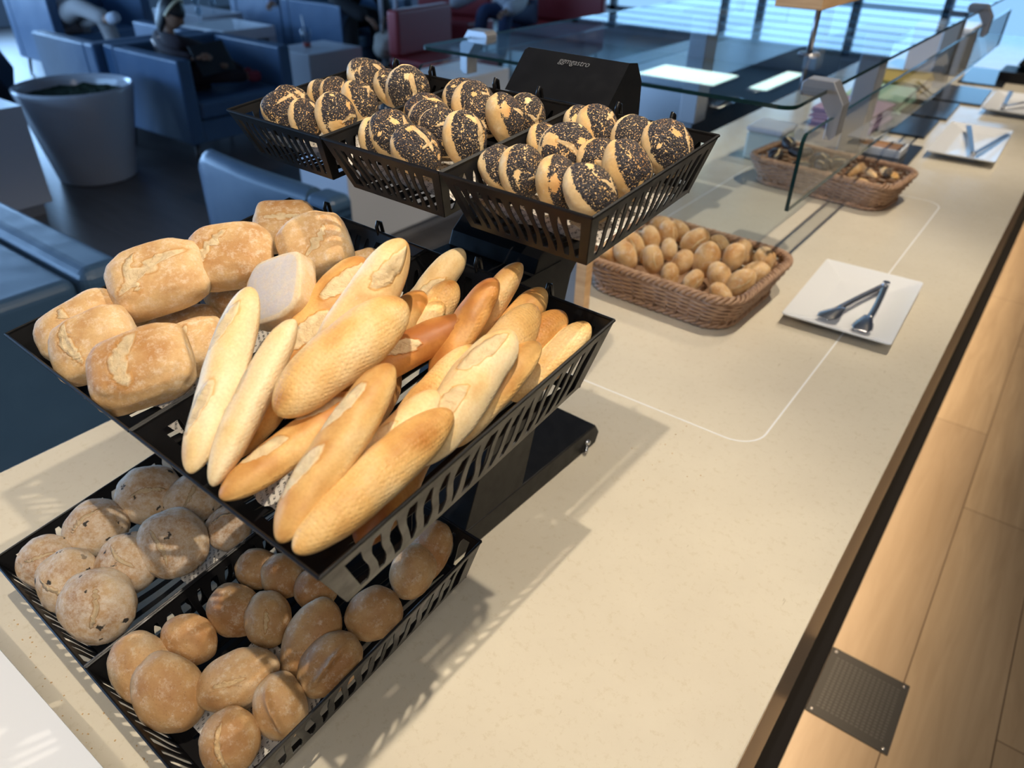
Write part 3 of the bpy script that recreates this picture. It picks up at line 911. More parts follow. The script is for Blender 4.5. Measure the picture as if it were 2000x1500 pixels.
# baguettes: tips, radii, material, roll, slashes, upside, label
BG = [
 ((-0.427, 0.1925, 0.3635), (-0.4969, 0.3142, 0.4457), .0150, .0165, 'baguette_pale', -0.5, ((.30, .5), (.74, .5)), 0, 'pale slashed baguette, leftmost of the pile, standing steeply beside the divider'),
 ((-0.4022, 0.1939, 0.3638), (-0.4414, 0.312, 0.4355), .0140, .0150, 'baguette_pale', -1.1, ((.5, .5),), 0, 'smooth pale baguette, second from the left at the front'),
 ((-0.3906, 0.2481, 0.4017), (-0.3827, 0.377, 0.4449), .0195, .0205, 'baguette', 0.0, (), 1, 'thick golden baguette upside down on top of the pile, dimpled base showing'),
 ((-0.3921, 0.1921, 0.3586), (-0.3713, 0.3097, 0.3952), .0140, .0145, 'baguette', -0.4, ((.35, .5), (.75, .5)), 0, 'golden baguette with a brown streaked slash, third from the left at the front rim'),
 ((-0.3254, 0.1906, 0.3587), (-0.339, 0.3169, 0.4317), .0158, .0168, 'baguette', -0.6, ((.32, .5), (.68, .5)), 0, 'golden baguette with a floury torn slash, in front of the dimpled one'),
 ((-0.3090, 0.1901, 0.3606), (-0.3010, 0.3383, 0.3945), .0150, .0160, 'baguette', 0.2, (), 1, 'dimpled baguette along the right front side wall, nearest the camera'),
 ((-0.3346, 0.2388, 0.3452), (-0.3205, 0.3453, 0.4004), .0145, .0150, 'baguette_pale', -0.6, ((.5, .5),), 0, 'pale-tipped baguette wedged behind the two nearest front ones'),
 ((-0.3120, 0.3083, 0.3556), (-0.3062, 0.4211, 0.4262), .0175, .0185, 'baguette_pale', -0.2, ((.34, .5), (.76, .5)), 0, 'baguette with two pale slashes near the middle of the right side'),
 ((-0.3150, 0.3502, 0.3457), (-0.2950, 0.4449, 0.4084), .0148, .0150, 'baguette', -0.5, ((.55, .5),), 0, 'short golden baguette with a wide slash against the right side wall'),
 ((-0.4233, 0.2993, 0.3733), (-0.4127, 0.4112, 0.4797), .0172, .0178, 'baguette_pale', 0.7, ((.48, .5), (.82, .5)), 0, 'pale baguette standing tallest at the back of the pile'),
 ((-0.4893, 0.3201, 0.3556), (-0.4899, 0.4359, 0.4323), .0190, .0200, 'baguette', 0.3, ((.35, .5), (.75, .5)), 0, 'wide slashed baguette leaning beside the tallest one, golden brown edge'),
 ((-0.4277, 0.3587, 0.3613), (-0.4263, 0.4458, 0.4138), .0136, .0140, 'baguette', 0.0, ((.5, .5),), 0, 'golden baguette tip just right of the tallest baguette'),
 ((-0.4250, 0.320, 0.3705), (-0.3603, 0.4377, 0.413), .0138, .0142, 'baguette_dark', 0.2, ((.5, .5),), 0, 'darkest golden brown baguette lying across the middle of the pile'),
 ((-0.4332, 0.3797, 0.3656), (-0.4084, 0.4537, 0.4049), .0120, .0124, 'baguette', 0.0, (), 1, 'small dimpled baguette tip above the darkest baguette'),
 ((-0.456, 0.4397, 0.3623), (-0.4328, 0.5106, 0.4329), .0130, .0132, 'baguette_pale', 0.4, ((.5, .5),), 0, 'pale baguette in the back left corner under the top tier'),
 ((-0.4287, 0.4181, 0.3595), (-0.4123, 0.4746, 0.4179), .0145, .0144, 'baguette', 0.0, (), 1, 'golden baguette tip in front of the back left pale one'),
 ((-0.3655, 0.3877, 0.3671), (-0.3606, 0.4705, 0.4378), .0150, .0152, 'baguette_dark', -0.9, ((.35, .5),), 0, 'brown-topped baguette standing in the middle of the back'),
 ((-0.3769, 0.4484, 0.3644), (-0.3673, 0.5171, 0.4348), .0146, .0146, 'baguette', -1.2, ((.5, .5),), 0, 'shaded baguette standing behind the brown-topped one'),
 ((-0.3580, 0.4422, 0.3623), (-0.3450, 0.5250, 0.4121), .0138, .0140, 'baguette', 0.0, (), 0, 'smooth baguette at the back rim, right of the shaded one'),
 ((-0.3242, 0.3764, 0.3643), (-0.3334, 0.4929, 0.4107), .0165, .0175, 'baguette', 0.1, (), 1, 'golden baguette with a strongly dimpled base, behind the two-slash one'),
 ((-0.3280, 0.4296, 0.3594), (-0.3142, 0.513, 0.4026), .0140, .0145, 'baguette_dark', 0.0, (), 1, 'dark orange baguette near the back right corner'),
 ((-0.3060, 0.4219, 0.357), (-0.2890, 0.5156, 0.3986), .0128, .0134, 'baguette', 0.0, (), 1, 'slim baguette along the right side wall at the back corner'),
 ((-0.3556, 0.3309, 0.3491), (-0.34, 0.4176, 0.4002), .0138, .0142, 'baguette', 0.0, (), 1, 'dimpled baguette lying low between the darkest and the two-slash ones'),
 ((-0.455, 0.235, 0.335), (-0.462, 0.345, 0.385), .0150, .0150, 'baguette_dark', 0.0, (), 0, 'orange baguette glimpsed low between the second and the thick dimpled one'),
 ((-0.365, 0.215, 0.322), (-0.395, 0.335, 0.345), .0150, .0150, 'baguette_dark', 0.0, (), 0, 'dark baguette at the bottom behind the front slashed ones'),
 ((-0.400, 0.300, 0.318), (-0.440, 0.415, 0.340), .0165, .0160, 'baguette_dark', 0.0, (), 1, 'dark baguette at the bottom under the thick dimpled one'),
 ((-0.318, 0.250, 0.312), (-0.352, 0.370, 0.335), .0160, .0150, 'baguette_dark', 0.0, (), 0, 'dark baguette at the bottom beside the right side wall'),
 ((-0.345, 0.345, 0.322), (-0.395, 0.455, 0.345), .0150, .0150, 'baguette_dark', 0.0, (), 0, 'dark baguette at the bottom below the middle of the pile'),
]
for i, (p0, p1, r0, r1, mm, roll, sl, upd, lab) in enumerate(BG):
    o = loaf('baguette', M[mm], (p0[0], p0[1], p0[2] + Z0), (p1[0], p1[1], p1[2] + Z0), r0, r1, i + 1, roll, sl, upside=bool(upd), bend=0.02 * ((i % 3) - 1))
    tag(o, lab, 'baguette', 'baguettes in the middle right basket')

# olive rolls then brown rolls: x, y, z, a, b, c, axis, spin
OL = [
 (-0.7679, 0.1475, 0.079, .033, .033, .024, (0.5, -0.5, 0.7), 'olive roll at the left front corner, first of the front row'),
 (-0.7111, 0.157, 0.0807, .037, .035, .026, (0.5, -0.5, 0.7), 'reddish olive roll, second of the front row'),
 (-0.6515, 0.1541, 0.0806, .043, .041, .030, (0.4, -0.6, 0.7), 'large pale olive roll with one round olive, third of the front row'),
 (-0.7947, 0.2172, 0.0911, .037, .037, .028, (0.4, -0.3, 0.8), 'dusty olive roll standing at the left side wall'),
 (-0.7659, 0.2823, 0.1008, .041, .040, .030, (0.4, -0.2, 0.8), 'grey floured olive roll, farthest left of the back'),
 (-0.6741, 0.2097, 0.0886, .038, .036, .026, (0.3, -0.5, 0.8), 'olive roll half hidden below the round speckled one'),
 (-0.6461, 0.2501, 0.1047, .042, .042, .026, (0.5, -0.5, 0.7), 'round olive roll with black olive bits, topmost of its basket'),
 (-0.6979, 0.3098, 0.1002, .037, .037, .027, (0.2, -0.3, 0.9), 'shaded olive roll under the rim of the middle tier'),
 (-0.6241, 0.308, 0.0989, .030, .028, .022, (0.3, -0.4, 0.8), 'small dark olive roll beside the divider'),
]
for i, (x, y, z, a, b, c, ax, lab) in enumerate(OL):
    a, b, c = a * .95, b * .95, c * .98
    o = blob('olive_roll', M['olive_bread'], a, b, c, 50 + i, lump=0.09, cuts=((1.1 * i, 0.2, 0.6, 0.06, 0.05),), flat=0.2)
    q = local('bot', (x, y, z)); q.x = min(max(q.x, 0.012 + a * .85), 0.2154 - .012 - a * .8); q.y = max(q.y, 0.012 + a * .8); 
    aim(o, tier_matrix('bot') @ q, ax, i * 1.3)
    tag(o, lab, 'bread roll', 'olive rolls in the bottom left basket')
BR = [
 (249, (-0.5714, 0.1475, 0.0801), .041, .032, .027, -55, 'oval brown roll at the divider, front left of its basket'),
 (328, (-0.5015, 0.1482, 0.0806), .044, .035, .029, -48, 'broad dimpled brown roll, largest at the front rim'),
 (370, (-0.5333, 0.1934, 0.0870), .031, .027, .025, -30, 'roundish brown roll with a pale top, behind the front pair'),
 (459, (-0.5223, 0.2409, 0.0941), .032, .028, .026, -40, 'glossy orange brown roll, left of the pale pointed one'),
 (524, (-0.4840, 0.2538, 0.0962), .031, .026, .026, -80, 'pointed brown roll with a folded base, in the centre back'),
 (466, (-0.4539, 0.1942, 0.0896), .043, .030, .027, 25, 'long orange brown roll lying across the middle'),
 (608, (-0.4309, 0.2654, 0.0981), .045, .028, .026, 65, 'long smooth brown roll standing towards the upper tier'),
 (547, (-0.4007, 0.2012, 0.0889), .033, .027, .026, -70, 'floury brown roll with a crest, near the right side wall'),
 (655, (-0.3861, 0.2567, 0.0971), .039, .029, .027, 45, 'ridged brown roll with a blistered top against the right wall'),
 (450, (-0.4131, 0.1548, 0.0820), .031, .029, .027, 90, 'split-top brown roll in the near front corner'),
 (487, (-0.5598, 0.2880, 0.1007), .026, .024, .022, 0, 'small shaded brown roll at the divider, in the back'),
 (552, (-0.5138, 0.2970, 0.1023), .027, .025, .023, -60, 'small bluish brown roll just right of the shaded one'),
 (730, (-0.3975, 0.3198, 0.1063), .032, .029, .026, 30, 'rounded brown roll standing below the baguette basket corner'),
 (806, (-0.3999, 0.3806, 0.1152), .033, .027, .025, 70, 'pale grey brown roll, second from the far end'),
 (855, (-0.4023, 0.4103, 0.1188), .038, .025, .024, 70, 'tall brown roll at the far right end of the row'),
 (617, (-0.4708, 0.3065, 0.1040), .026, .024, .022, 10, 'brown roll mostly hidden under the baguette basket'),
]
for i, (_k, P, a, b, c, ang, lab) in enumerate(BR):
    a, b, c = a * .93, b * .92, c * .95
    cuts = ()
    rg = 0.0
    if i in (9,): cuts = ((0.2, 0.0, 0.8, 0.10, 0.14),)
    if i in (7, 8): rg = 0.25
    if i in (4, 5): cuts = ((0.1, 0.1, 0.4, 0.09, 0.08),)
    o = blob('brown_roll', M['brown_roll'], a, b, c, 80 + i, lump=0.075, cuts=cuts, flat=0.15, ridge=rg)
    q = local('bot', P); q.x = min(max(q.x, 0.2154 + 0.012 + b * .8), 0.4309 - .012 - b * .8); q.y = min(max(q.y, 0.012 + b * .8), 0.3404 - .012 - b * .8)
    # facing the camera side, long axis turned in that plane
    ax = Vector((0.45, -0.55, 0.70)).normalized()
    right = Vector((0.81, 0.586, 0)); right = (right - ax * right.dot(ax)).normalized(); upx = ax.cross(right)
    a_r = math.radians(ang)
    X = right * math.cos(a_r) + upx * math.sin(a_r); Y = ax.cross(X)
    mm = Matrix((X, Y, ax)).transposed().to_4x4()
    mm.translation = tier_matrix('bot') @ q
    o.matrix_world = mm
    tag(o, lab, 'bread roll', 'brown rolls in the bottom right basket')


# ------------------------------------------------------------------ wicker baskets
def wicker_mat(name, a, b):
    m_ = mat(name, a, 0.5)
    g = N(m_); v = g.coord('Object')
    g.color(g.ramp(g.noise(v, 60, 4, 0.6), [(0.3, b), (0.7, a)]))
    return m_


M['wicker'] = wicker_mat('wicker_cane', (0.46, 0.29, 0.18), (0.29, 0.16, 0.09))


def rrect(w, l, r, n=10):
    P = []
    for cx, cy, a0 in ((w / 2 - r, -l / 2 + r, -90), (w / 2 - r, l / 2 - r, 0), (-w / 2 + r, l / 2 - r, 90), (-w / 2 + r, -l / 2 + r, 180)):
        for k in range(n + 1):
            a = math.radians(a0 + 90 * k / n)
            P.append(Vector((cx + r * math.cos(a), cy + r * math.sin(a))))
    return P


def resample(P, n):
    P = P + [P[0]]
    d = [0.0]
    for i in range(1, len(P)): d.append(d[-1] + (P[i] - P[i - 1]).length)
    out = []; k = 0
    for i in range(n):
        s_ = d[-1] * i / n
        while d[k + 1] < s_: k += 1
        f = (s_ - d[k]) / max(1e-9, d[k + 1] - d[k])
        p = P[k].lerp(P[k + 1], f); t = (P[k + 1] - P[k]).normalized()
        out.append((p, Vector((t.y, -t.x))))
    return out


def wicker(loc, rz, w, l, hgt, label):
    root = thing('wicker_basket', loc, label, 'basket', 'wicker baskets on the counter', rz)
    taper = 0.026; stakes = 44; spp = 6; n = stakes * spp
    rows = 11
    side = MB()
    for j in range(rows):
        f = j / (rows - 1)
        z = 0.012 + (hgt - 0.022) * f
        base = resample(rrect(w - 2 * taper * (1 - f), l - 2 * taper * (1 - f), 0.055), n)
        pts = []
        for i, (p, nn) in enumerate(base):
            grp = (j // 1) % 2
            off = 0.0032 * math.sin(PI * i / spp + grp * PI)
            q = p + nn * off
            pts.append((q.x, q.y, z))
        side.tube(pts, 0.0034, 6, closed=True)
    side.build('woven_side', M['wicker'], root, smooth=True)
    st = MB()
    b0 = resample(rrect(w - 2 * taper, l - 2 * taper, 0.055), stakes); b1 = resample(rrect(w, l, 0.055), stakes)
    for (p, _), (q, _) in zip(b0, b1):
        st.tube([(p.x, p.y, 0.004), (q.x, q.y, hgt)], 0.0034, 6)
    st.build('upright_canes', M['wicker'], root, smooth=True)
    for nm, z0, ww, ll, tw, rad, cnt in (('rim_braid', hgt + 0.002, w, l, 0.0068, 0.0042, 34), ('base_braid', 0.008, w - 2 * taper + .006, l - 2 * taper + .006, 0.005, 0.0036, 22)):
        rb = MB()
        nn_ = 360
        base = resample(rrect(ww, ll, 0.055), nn_)
        for s_ in range(3):
            pts = []
            for i, (p, nn) in enumerate(base):
                a = 2 * PI * (cnt * i / nn_ + s_ / 3)
                q = p + nn * (tw * math.cos(a))
                pts.append((q.x, q.y, z0 + tw * 0.75 * math.sin(a)))
            rb.tube(pts, rad, 5, closed=True)
        rb.build(nm, M['wicker'], root, smooth=True)
    P = rrect(w - 2 * taper - .004, l - 2 * taper - .004, 0.05)
    MB().prism([(p.x, p.y) for p in P], 0.003, 0.008, lambda a, b, t: (a, b, t)).build('basket_floor', M['wicker'], root)
    return root


wicker((-0.574, 1.425, Z0), math.radians(-2), 0.372, 0.315, 0.078, 'wicker basket of small golden rolls nearest the rack')
wicker((-0.535, 2.335, Z0), math.radians(-6), 0.43, 0.24, 0.078, 'wicker basket of dark rolls under the glass guard')
W1 = [[-0.677, 1.341, 0.065, 0.0313, 0.0223], [-0.618, 1.356, 0.065, 0.0287, 0.021], [-0.563, 1.329, 0.065, 0.0225, 0.0161], [-0.7, 1.421, 0.065, 0.0232, 0.0267], [-0.687, 1.478, 0.065, 0.0237, 0.0272], [-0.705, 1.55, 0.065, 0.0270, 0.0270], [-0.66, 1.51, 0.065, 0.0262, 0.0238], [-0.65, 1.55, 0.065, 0.0207, 0.0272], [-0.647, 1.398, 0.065, 0.0193, 0.0159], [-0.629, 1.458, 0.065, 0.0208, 0.0208], [-0.569, 1.397, 0.065, 0.0188, 0.031], [-0.592, 1.508, 0.065, 0.0257, 0.0327], [-0.531, 1.435, 0.065, 0.0311, 0.04], [-0.546, 1.546, 0.065, 0.0269, 0.0199], [-0.488, 1.485, 0.065, 0.028, 0.0258], [-0.478, 1.39, 0.065, 0.0289, 0.0257], [-0.508, 1.321, 0.062, 0.0231, 0.0140], [-0.445, 1.318, 0.062, 0.0319, 0.0140], [-0.434, 1.391, 0.065, 0.0277, 0.0277], [-0.427, 1.451, 0.065, 0.0273, 0.0285], [-0.435, 1.52, 0.065, 0.0262, 0.0226], [-0.440, 1.555, 0.065, 0.0220, 0.0220], [-0.491, 1.550, 0.065, 0.0233, 0.0248], [-0.546, 1.555, 0.060, 0.0202, 0.0167], [-0.499, 1.517, 0.06, 0.0195, 0.0195], [-0.717, 1.334, 0.065, 0.0204, 0.0229], [-0.725, 1.397, 0.065, 0.0189, 0.0222]]
rnd = random.Random(5)
wp = [blob('small_golden_roll', M['small_roll'], .0320, .0232, .0225, 120 + k, lump=0.06, cuts=(((0.1, 0.0, 0.7, 0.07, 0.05),) if k % 2 else ()), flat=0.1) for k in range(5)]
for i, (x, y, z, a, b) in enumerate(W1):
    if i < 5: o = wp[i]
    else: o = wp[i % 5].copy(); COL.objects.link(o)
    dirs = Vector((rnd.uniform(.1, .8), rnd.uniform(-.9, -.2), rnd.uniform(.1, .7)))
    aim(o, (x, y, z + Z0 + rnd.uniform(0.002, 0.016)), dirs, rnd.uniform(0.5, 2.4))
    s_ = min(1.25, max(0.82, (a * b) ** 0.5 / 0.0252)); o.scale = (s_, s_, s_)
    colr = 'left end' if x < -0.66 else ('left half' if x < -0.57 else ('middle' if x < -0.5 else ('right half' if x < -0.46 else 'right end')))
    rowr = 'front' if y < 1.37 else ('centre' if y < 1.47 else ('rear' if y < 1.53 else 'rearmost'))
    o['_k'] = (colr, rowr)
    o['_x'] = x
    tag(o, 'x', 'bread roll', 'small golden rolls in the wicker basket')
cells = {}
for o in [q for q in COL.objects if '_k' in q]:
    cells.setdefault(tuple(o['_k']), []).append(o)
for (c_, r_), L in cells.items():
    L.sort(key=lambda q: q['_x'])
    for j, o in enumerate(L):
        extra = '' if len(L) == 1 else ', ' + ('left one' if j == 0 else ('right one' if j == len(L) - 1 else 'middle one')) + (' of %s' % {2: 'two', 3: 'three', 4: 'four'}[len(L)])
        o['label'] = 'small golden roll, %s of the nearer wicker basket, %s row%s' % (c_, r_, extra)
        del o['_k']; del o['_x']

M['dark_roll'] = crust('dark_rye_crust', (0.05, 0.04, 0.035), (0.03, 0.022, 0.02), (0.02, 0.014, 0.012), flour=(0.3, 0.28, 0.27), flour_amt=0.15, browning=0.4, rough=0.35)
W2 = [(-0.690, 2.290, .036, .022), (-0.690, 2.395, .033, .022), (-0.640, 2.38, .035, .021), (-0.630, 2.315, .034, .020), (-0.585, 2.385, .035, .021), (-0.560, 2.330, .033, .019), (-0.602, 2.265, .033, .019), (-0.530, 2.295, .030, .019), (-0.525, 2.385, .031, .019), (-0.545, 2.262, .030, .017), (-0.680, 2.262, .028, .019)]
NM = ['glossy dark roll at the left front of the farther wicker basket', 'dark roll at the left back of the farther wicker basket', 'dark roll left of the guard pane edge, back', 'dark roll left of the guard pane edge, middle', 'dark roll behind the guard pane, back left', 'dark roll behind the guard pane, centre', 'dark roll behind the guard pane, front left', 'dark roll behind the guard pane, front right', 'dark roll behind the guard pane, back right', 'dark roll behind the guard pane at the front rim', 'dark roll at the front left corner of the farther wicker basket']
dp_ = blob('dark_roll', M['dark_roll'], .033, .021, .018, 150, lump=0.08, cuts=((0.0, 0.0, 0.7, 0.12, 0.08),), flat=0.2)
for i, (x, y, a, b) in enumerate(W2):
    o = dp_ if i == 0 else dp_.copy()
    if i: COL.objects.link(o)
    aim(o, (x, y, 0.072 + Z0 + 0.014 * (i % 2) + (0.012 if x < -.62 else 0)), (rnd.uniform(-.3, .3), rnd.uniform(-.5, .0), 1), rnd.uniform(-1, 1))
    o.scale = (a / .033,) * 3
    tag(o, NM[i], 'bread roll', 'dark rolls in the farther wicker basket')
ST = [((-0.471, 2.279, 0.07), (-0.461, 2.411, 0.075), .0120, 'small_roll', 'thin seeded bread stick lying lengthwise beside the dark rolls'), ((-0.464, 2.382, 0.07), (-0.395, 2.290, 0.078), .0115, 'small_roll', 'pale bread stick lying diagonally in the farther wicker basket'),
      ((-0.474, 2.235, 0.068), (-0.398, 2.245, 0.07), .0115, 'small_roll', 'pale bread stick along the front rim of the farther wicker basket'), ((-0.397, 2.40, 0.07), (-0.369, 2.294, 0.088), .0150, 'poppy', 'poppy seed bread stick leaning at the right of the farther basket'),
      ((-0.372, 2.39, 0.065), (-0.350, 2.300, 0.085), .0125, 'baguette', 'golden bread stick against the right end of the farther basket')]
for i, (p0, p1, r, mm, lab) in enumerate(ST):
    o = loaf('bread_stick', M[mm], (p0[0], p0[1], p0[2] + Z0), (p1[0], p1[1], p1[2] + Z0), r, r, 60 + i, 0.0, ())
    if mm == 'poppy':
        at = o.data.attributes.new('poppy', 'FLOAT', 'POINT'); at.data.foreach_set('value', [0.8 if v.co.x > 0.0 else 0.2 for v in o.data.vertices])
    tag(o, lab, 'bread', 'bread sticks in the farther wicker basket')


# ------------------------------------------------------------------ plates and tongs
def plate(loc, rz, w, l, label):
    root = thing('square_plate', loc, label, 'plate', 'white rectangular plates', rz)
    mb = MB()
    rings = [(0.50, 0.0245), (0.498, 0.0265), (0.490, 0.0258), (0.27, 0.0092), (0.25, 0.0082), (0.0, 0.0080)]
    under = [(0.490, 0.0222), (0.27, 0.0056), (0.22, 0.0050), (0.21, 0.0), (0.20, 0.0), (0.19, 0.0040), (0.0, 0.0044)]

    def ring(f, z):
        dx = (0.5 - f) * min(w, l)
        hw, hl = w / 2 - dx, l / 2 - dx
        if f == 0.0: hw = hl = 0.0005
        P = rrect(hw * 2, hl * 2, min(0.006, hw, hl), 3)
        return [Vector((p.x, p.y, z)) for p in P]
    seqs = [ring(f, z) for f, z in under[::-1]] + [ring(f, z) for f, z in rings]
    L = len(seqs[0])
    for s_ in seqs: mb.v += s_
    for j in range(len(seqs) - 1):
        for i in range(L):
            i2 = (i + 1) % L
            mb.f.append((j * L + i, j * L + i2, (j + 1) * L + i2, (j + 1) * L + i))
    mb.f.append(tuple(range(L))); mb.f.append(tuple(range((len(seqs) - 1) * L, len(seqs) * L)))
    mb.build('plate_body', M['white_china'], root, smooth=True, angle=25)
    return root


plate((-0.2415, 1.577, Z0), math.radians(2), 0.212, 0.342, 'white rectangular plate with tongs nearest the camera')
plate((-0.272, 3.18, Z0), math.radians(1), 0.215, 0.52, 'white rectangular plate with tongs beside the black slates')
plate((-0.215, 4.02, Z0), math.radians(0), 0.235, 0.46, 'farthest white rectangular plate with tongs')
plate((-0.640, -0.058, Z0), math.radians(0), 0.34, 0.276, 'plain white plate cut off at the picture corner beside the rack')


def tongs(piv, tip1, tip2, label, z=0.0):
    """kitchen tongs lying open: pivot end and two scalloped heads"""
    root = thing('serving_tongs', (piv[0], piv[1], Z0 + z), label, 'tongs', 'steel serving tongs on the plates')
    for k, t in enumerate((tip1, tip2)):
        a = Vector((0, 0, 0.013)); b = Vector((t[0] - piv[0], t[1] - piv[1], 0.0155))
        d = (b - a); L = d.length; d.normalize(); s = Vector((-d.y, d.x, 0)); u = Vector((0, 0, 1))
        arm = MB(); K = 14
        for i in range(K + 1):
            f = i / K * 0.74
            w = 0.0078 - 0.001 * math.sin(f * 4)
            c = a + d * (L * f) + s * (0.004 * math.sin(f * PI) * (1 if k else -1))
            for (p, q) in ((-1, -0.55), (-0.75, 0.5), (0.75, 0.5), (1, -0.55)):
                arm.v.append(c + s * (w * p) + u * (w * 0.9 * q))
        for i in range(K):
            for j in range(3):
                arm.f.append((i * 4 + j, i * 4 + j + 1, i * 4 + j + 5, i * 4 + j + 4))
        arm.build('arm', M['chrome'], root, smooth=True, solid=0.0009)
        hd_ = MB(); K = 16; J = 10
        for i in range(K + 1):
            f = i / K
            w = 0.0070 + 0.0125 * math.sin(min(1, f * 1.25) * PI * 0.55) * (1 - 0.62 * max(0, f - .75) * 4)
            sc_ = 0.0011 * math.cos(i * PI) if f > .25 else 0
            c = a + d * (L * (0.70 + 0.30 * f))
            for j in range(J + 1):
                q = (j / J - 0.5) * 2
                hd_.v.append(c + s * (q * (w + sc_ * abs(q))) + u * (0.0032 + 0.0055 * (0.5 - q * q) * math.sin(f * PI)))
        for i in range(K):
            for j in range(J):
                o_ = i * (J + 1) + j
                hd_.f.append((o_, o_ + 1, o_ + J + 2, o_ + J + 1))
        hd_.build('scalloped_head', M['chrome'], root, smooth=True, solid=0.0009)
    MB().lathe([(0.0, 0.007), (0.0075, 0.007), (0.008, 0.004), (0.008, -0.004), (0.0075, -0.007), (0.0, -0.007)], 18, Matrix.Translation((0, 0, 0.0145))).build('pivot', M['chrome'], root, smooth=True, angle=40)
    return root


tongs((-0.207, 1.690), (-0.268, 1.432), (-0.192, 1.425), 'steel tongs lying open on the nearest plate', 0.009)


def flat_tongs(piv, tip1, tip2, label, z=0.004):
    root = thing('bread_tongs', (piv[0], piv[1], Z0 + z), label, 'tongs', 'flat steel tongs on the far plates')
    for t in (tip1, tip2):
        d = Vector((t[0] - piv[0], t[1] - piv[1], 0)); L = d.length; d.normalize(); s = Vector((-d.y, d.x, 0))
        mb = MB()
        K = 8
        for i in range(K + 1):
            f = i / K; c = d * (L * f) + Vector((0, 0, 0.012 + 0.006 * f))
            w = 0.007 + 0.003 * f
            mb.v += [c - s * w, c + s * w]
        for i in range(K): mb.f.append((2 * i, 2 * i + 1, 2 * i + 3, 2 * i + 2))
        mb.build('arm', M['steel'], root, solid=0.0016)
    MB().tube([(-.008, 0, 0.012), (.008, 0, 0.012)], 0.009, 10).build('spring_bow', M['steel'], root, smooth=True)
    return root


flat_tongs((-0.235, 2.96), (-0.315, 3.37), (-0.175, 3.33), 'flat steel tongs on the plate beside the black slates', 0.016)
flat_tongs((-0.260, 3.88), (-0.275, 4.22), (-0.135, 4.15), 'flat steel tongs on the farthest plate', 0.016)

# ------------------------------------------------------------------ glass guard
gg = thing('sneeze_guard', (0, 0, Z0), 'glass sneeze guard with a flat top pane on steel clamps', 'sneeze guard')
GX0, GX1, GY0, GY1, GZ = -1.385, -0.43, 1.47, 4.35, 0.40


def pane(name, P0, P1, m_, axis):
    """axis 'z' flat pane / 'x' upright pane; corner rounded at the near end"""
    r = 0.03
    if axis == 'z':
        (x0, y0), (x1, y1) = P0, P1
        poly = [(x0 + r * (1 - math.cos(a)), y0 + r * (1 - math.sin(a))) for a in [k * PI / 12 for k in range(7)]] + \
               [(x1 - r * (1 - math.sin(a)), y0 + r * (1 - math.cos(a))) for a in [k * PI / 12 for k in range(7)]] + [(x1, y1), (x0, y1)]
        f = lambda a, b, t: (a, b, t)
        t0, t1 = GZ - 0.004, GZ + 0.004
    else:
        x, (y0, z0), (y1, z1) = P0, P1[0], P1[1]
        poly = [(y0, z0 + 0.0)] + [(y0 + r * 0.6 * (1 - math.cos(a)), z1 - r * 0.6 * (1 - math.sin(a))) for a in [k * PI / 12 for k in range(7)]] + [(y1, z1), (y1, z0)]
        f = lambda a, b, t: (t, a, b)
        t0, t1 = x - 0.004, x + 0.004
    mb = MB().prism(poly, t0, t1, f)
    o = mb.build(name, m_, gg)
    o.data.materials.append(M['glass_edge'])
    o.data.polygons.foreach_set('material_index', [0, 0] + [1] * (len(o.data.polygons) - 2))
    return o


pane('top_pane', (GX0, GY0), (GX1, GY1), M['glass'], 'z')
pane('front_pane', -0.405, ((1.495, 0.20), (GY1, 0.352)), M['glass_front'], 'x')
pane('rear_pane', -1.41, ((1.495, 0.20), (GY1, 0.352)), M['glass_front'], 'x')
for (sx, y) in ((1, 1.70), (1, 3.66), (-1, 1.70), (-1, 3.66)):
    x = GX1 if sx > 0 else GX0
    out_ = [(-0.055, 0.012), (-0.045, 0.020), (0.010, 0.020), (0.040, -0.022), (0.040, -0.085), (0.030, -0.095), (0.014, -0.095), (0.014, -0.05), (-0.012, -0.014), (-0.055, -0.014)]
    MB().prism([(a, b) for a, b in out_], y - 0.022, y + 0.022, lambda a, b, t: (x + sx * a, t, GZ + b)).build('clamp', M['dull_alu'], gg, bevel=0.002)
for (x, y) in ((-0.60, 2.83), (-1.21, 2.83), (-0.60, 4.30), (-1.21, 4.30)):
    MB().box(x - 0.035, x + 0.035, y - 0.05, y + 0.05, 0.0, GZ - 0.005).build('post', M['dull_alu'], gg, bevel=0.004)
    MB().box(x - 0.07, x + 0.07, y - 0.07, y + 0.07, GZ - 0.018, GZ - 0.0045).build('support_plate', M['dull_alu'], gg, bevel=0.002)

# wooden block on a thin grey pole above the glass
wo = thing('wooden_block_stand', (-0.60, 2.08, Z0 + GZ + 0.004), 'oak block on a thin grey pole standing on the glass top', 'stand')
MB().box(-0.055, 0.055, -0.17, 0.15, 0.118, 0.162).build('wooden_block', M['wood'], wo, bevel=0.002)
MB().tube([(0, 0, 0.006), (0, 0, 0.118)], 0.007, 12).build('pole', M['dull_alu'], wo, smooth=True)
MB().lathe([(0.0, 0.006), (0.025, 0.006), (0.028, 0.0), (0, 0)], 20).build('pole_foot', M['dull_alu'], wo)

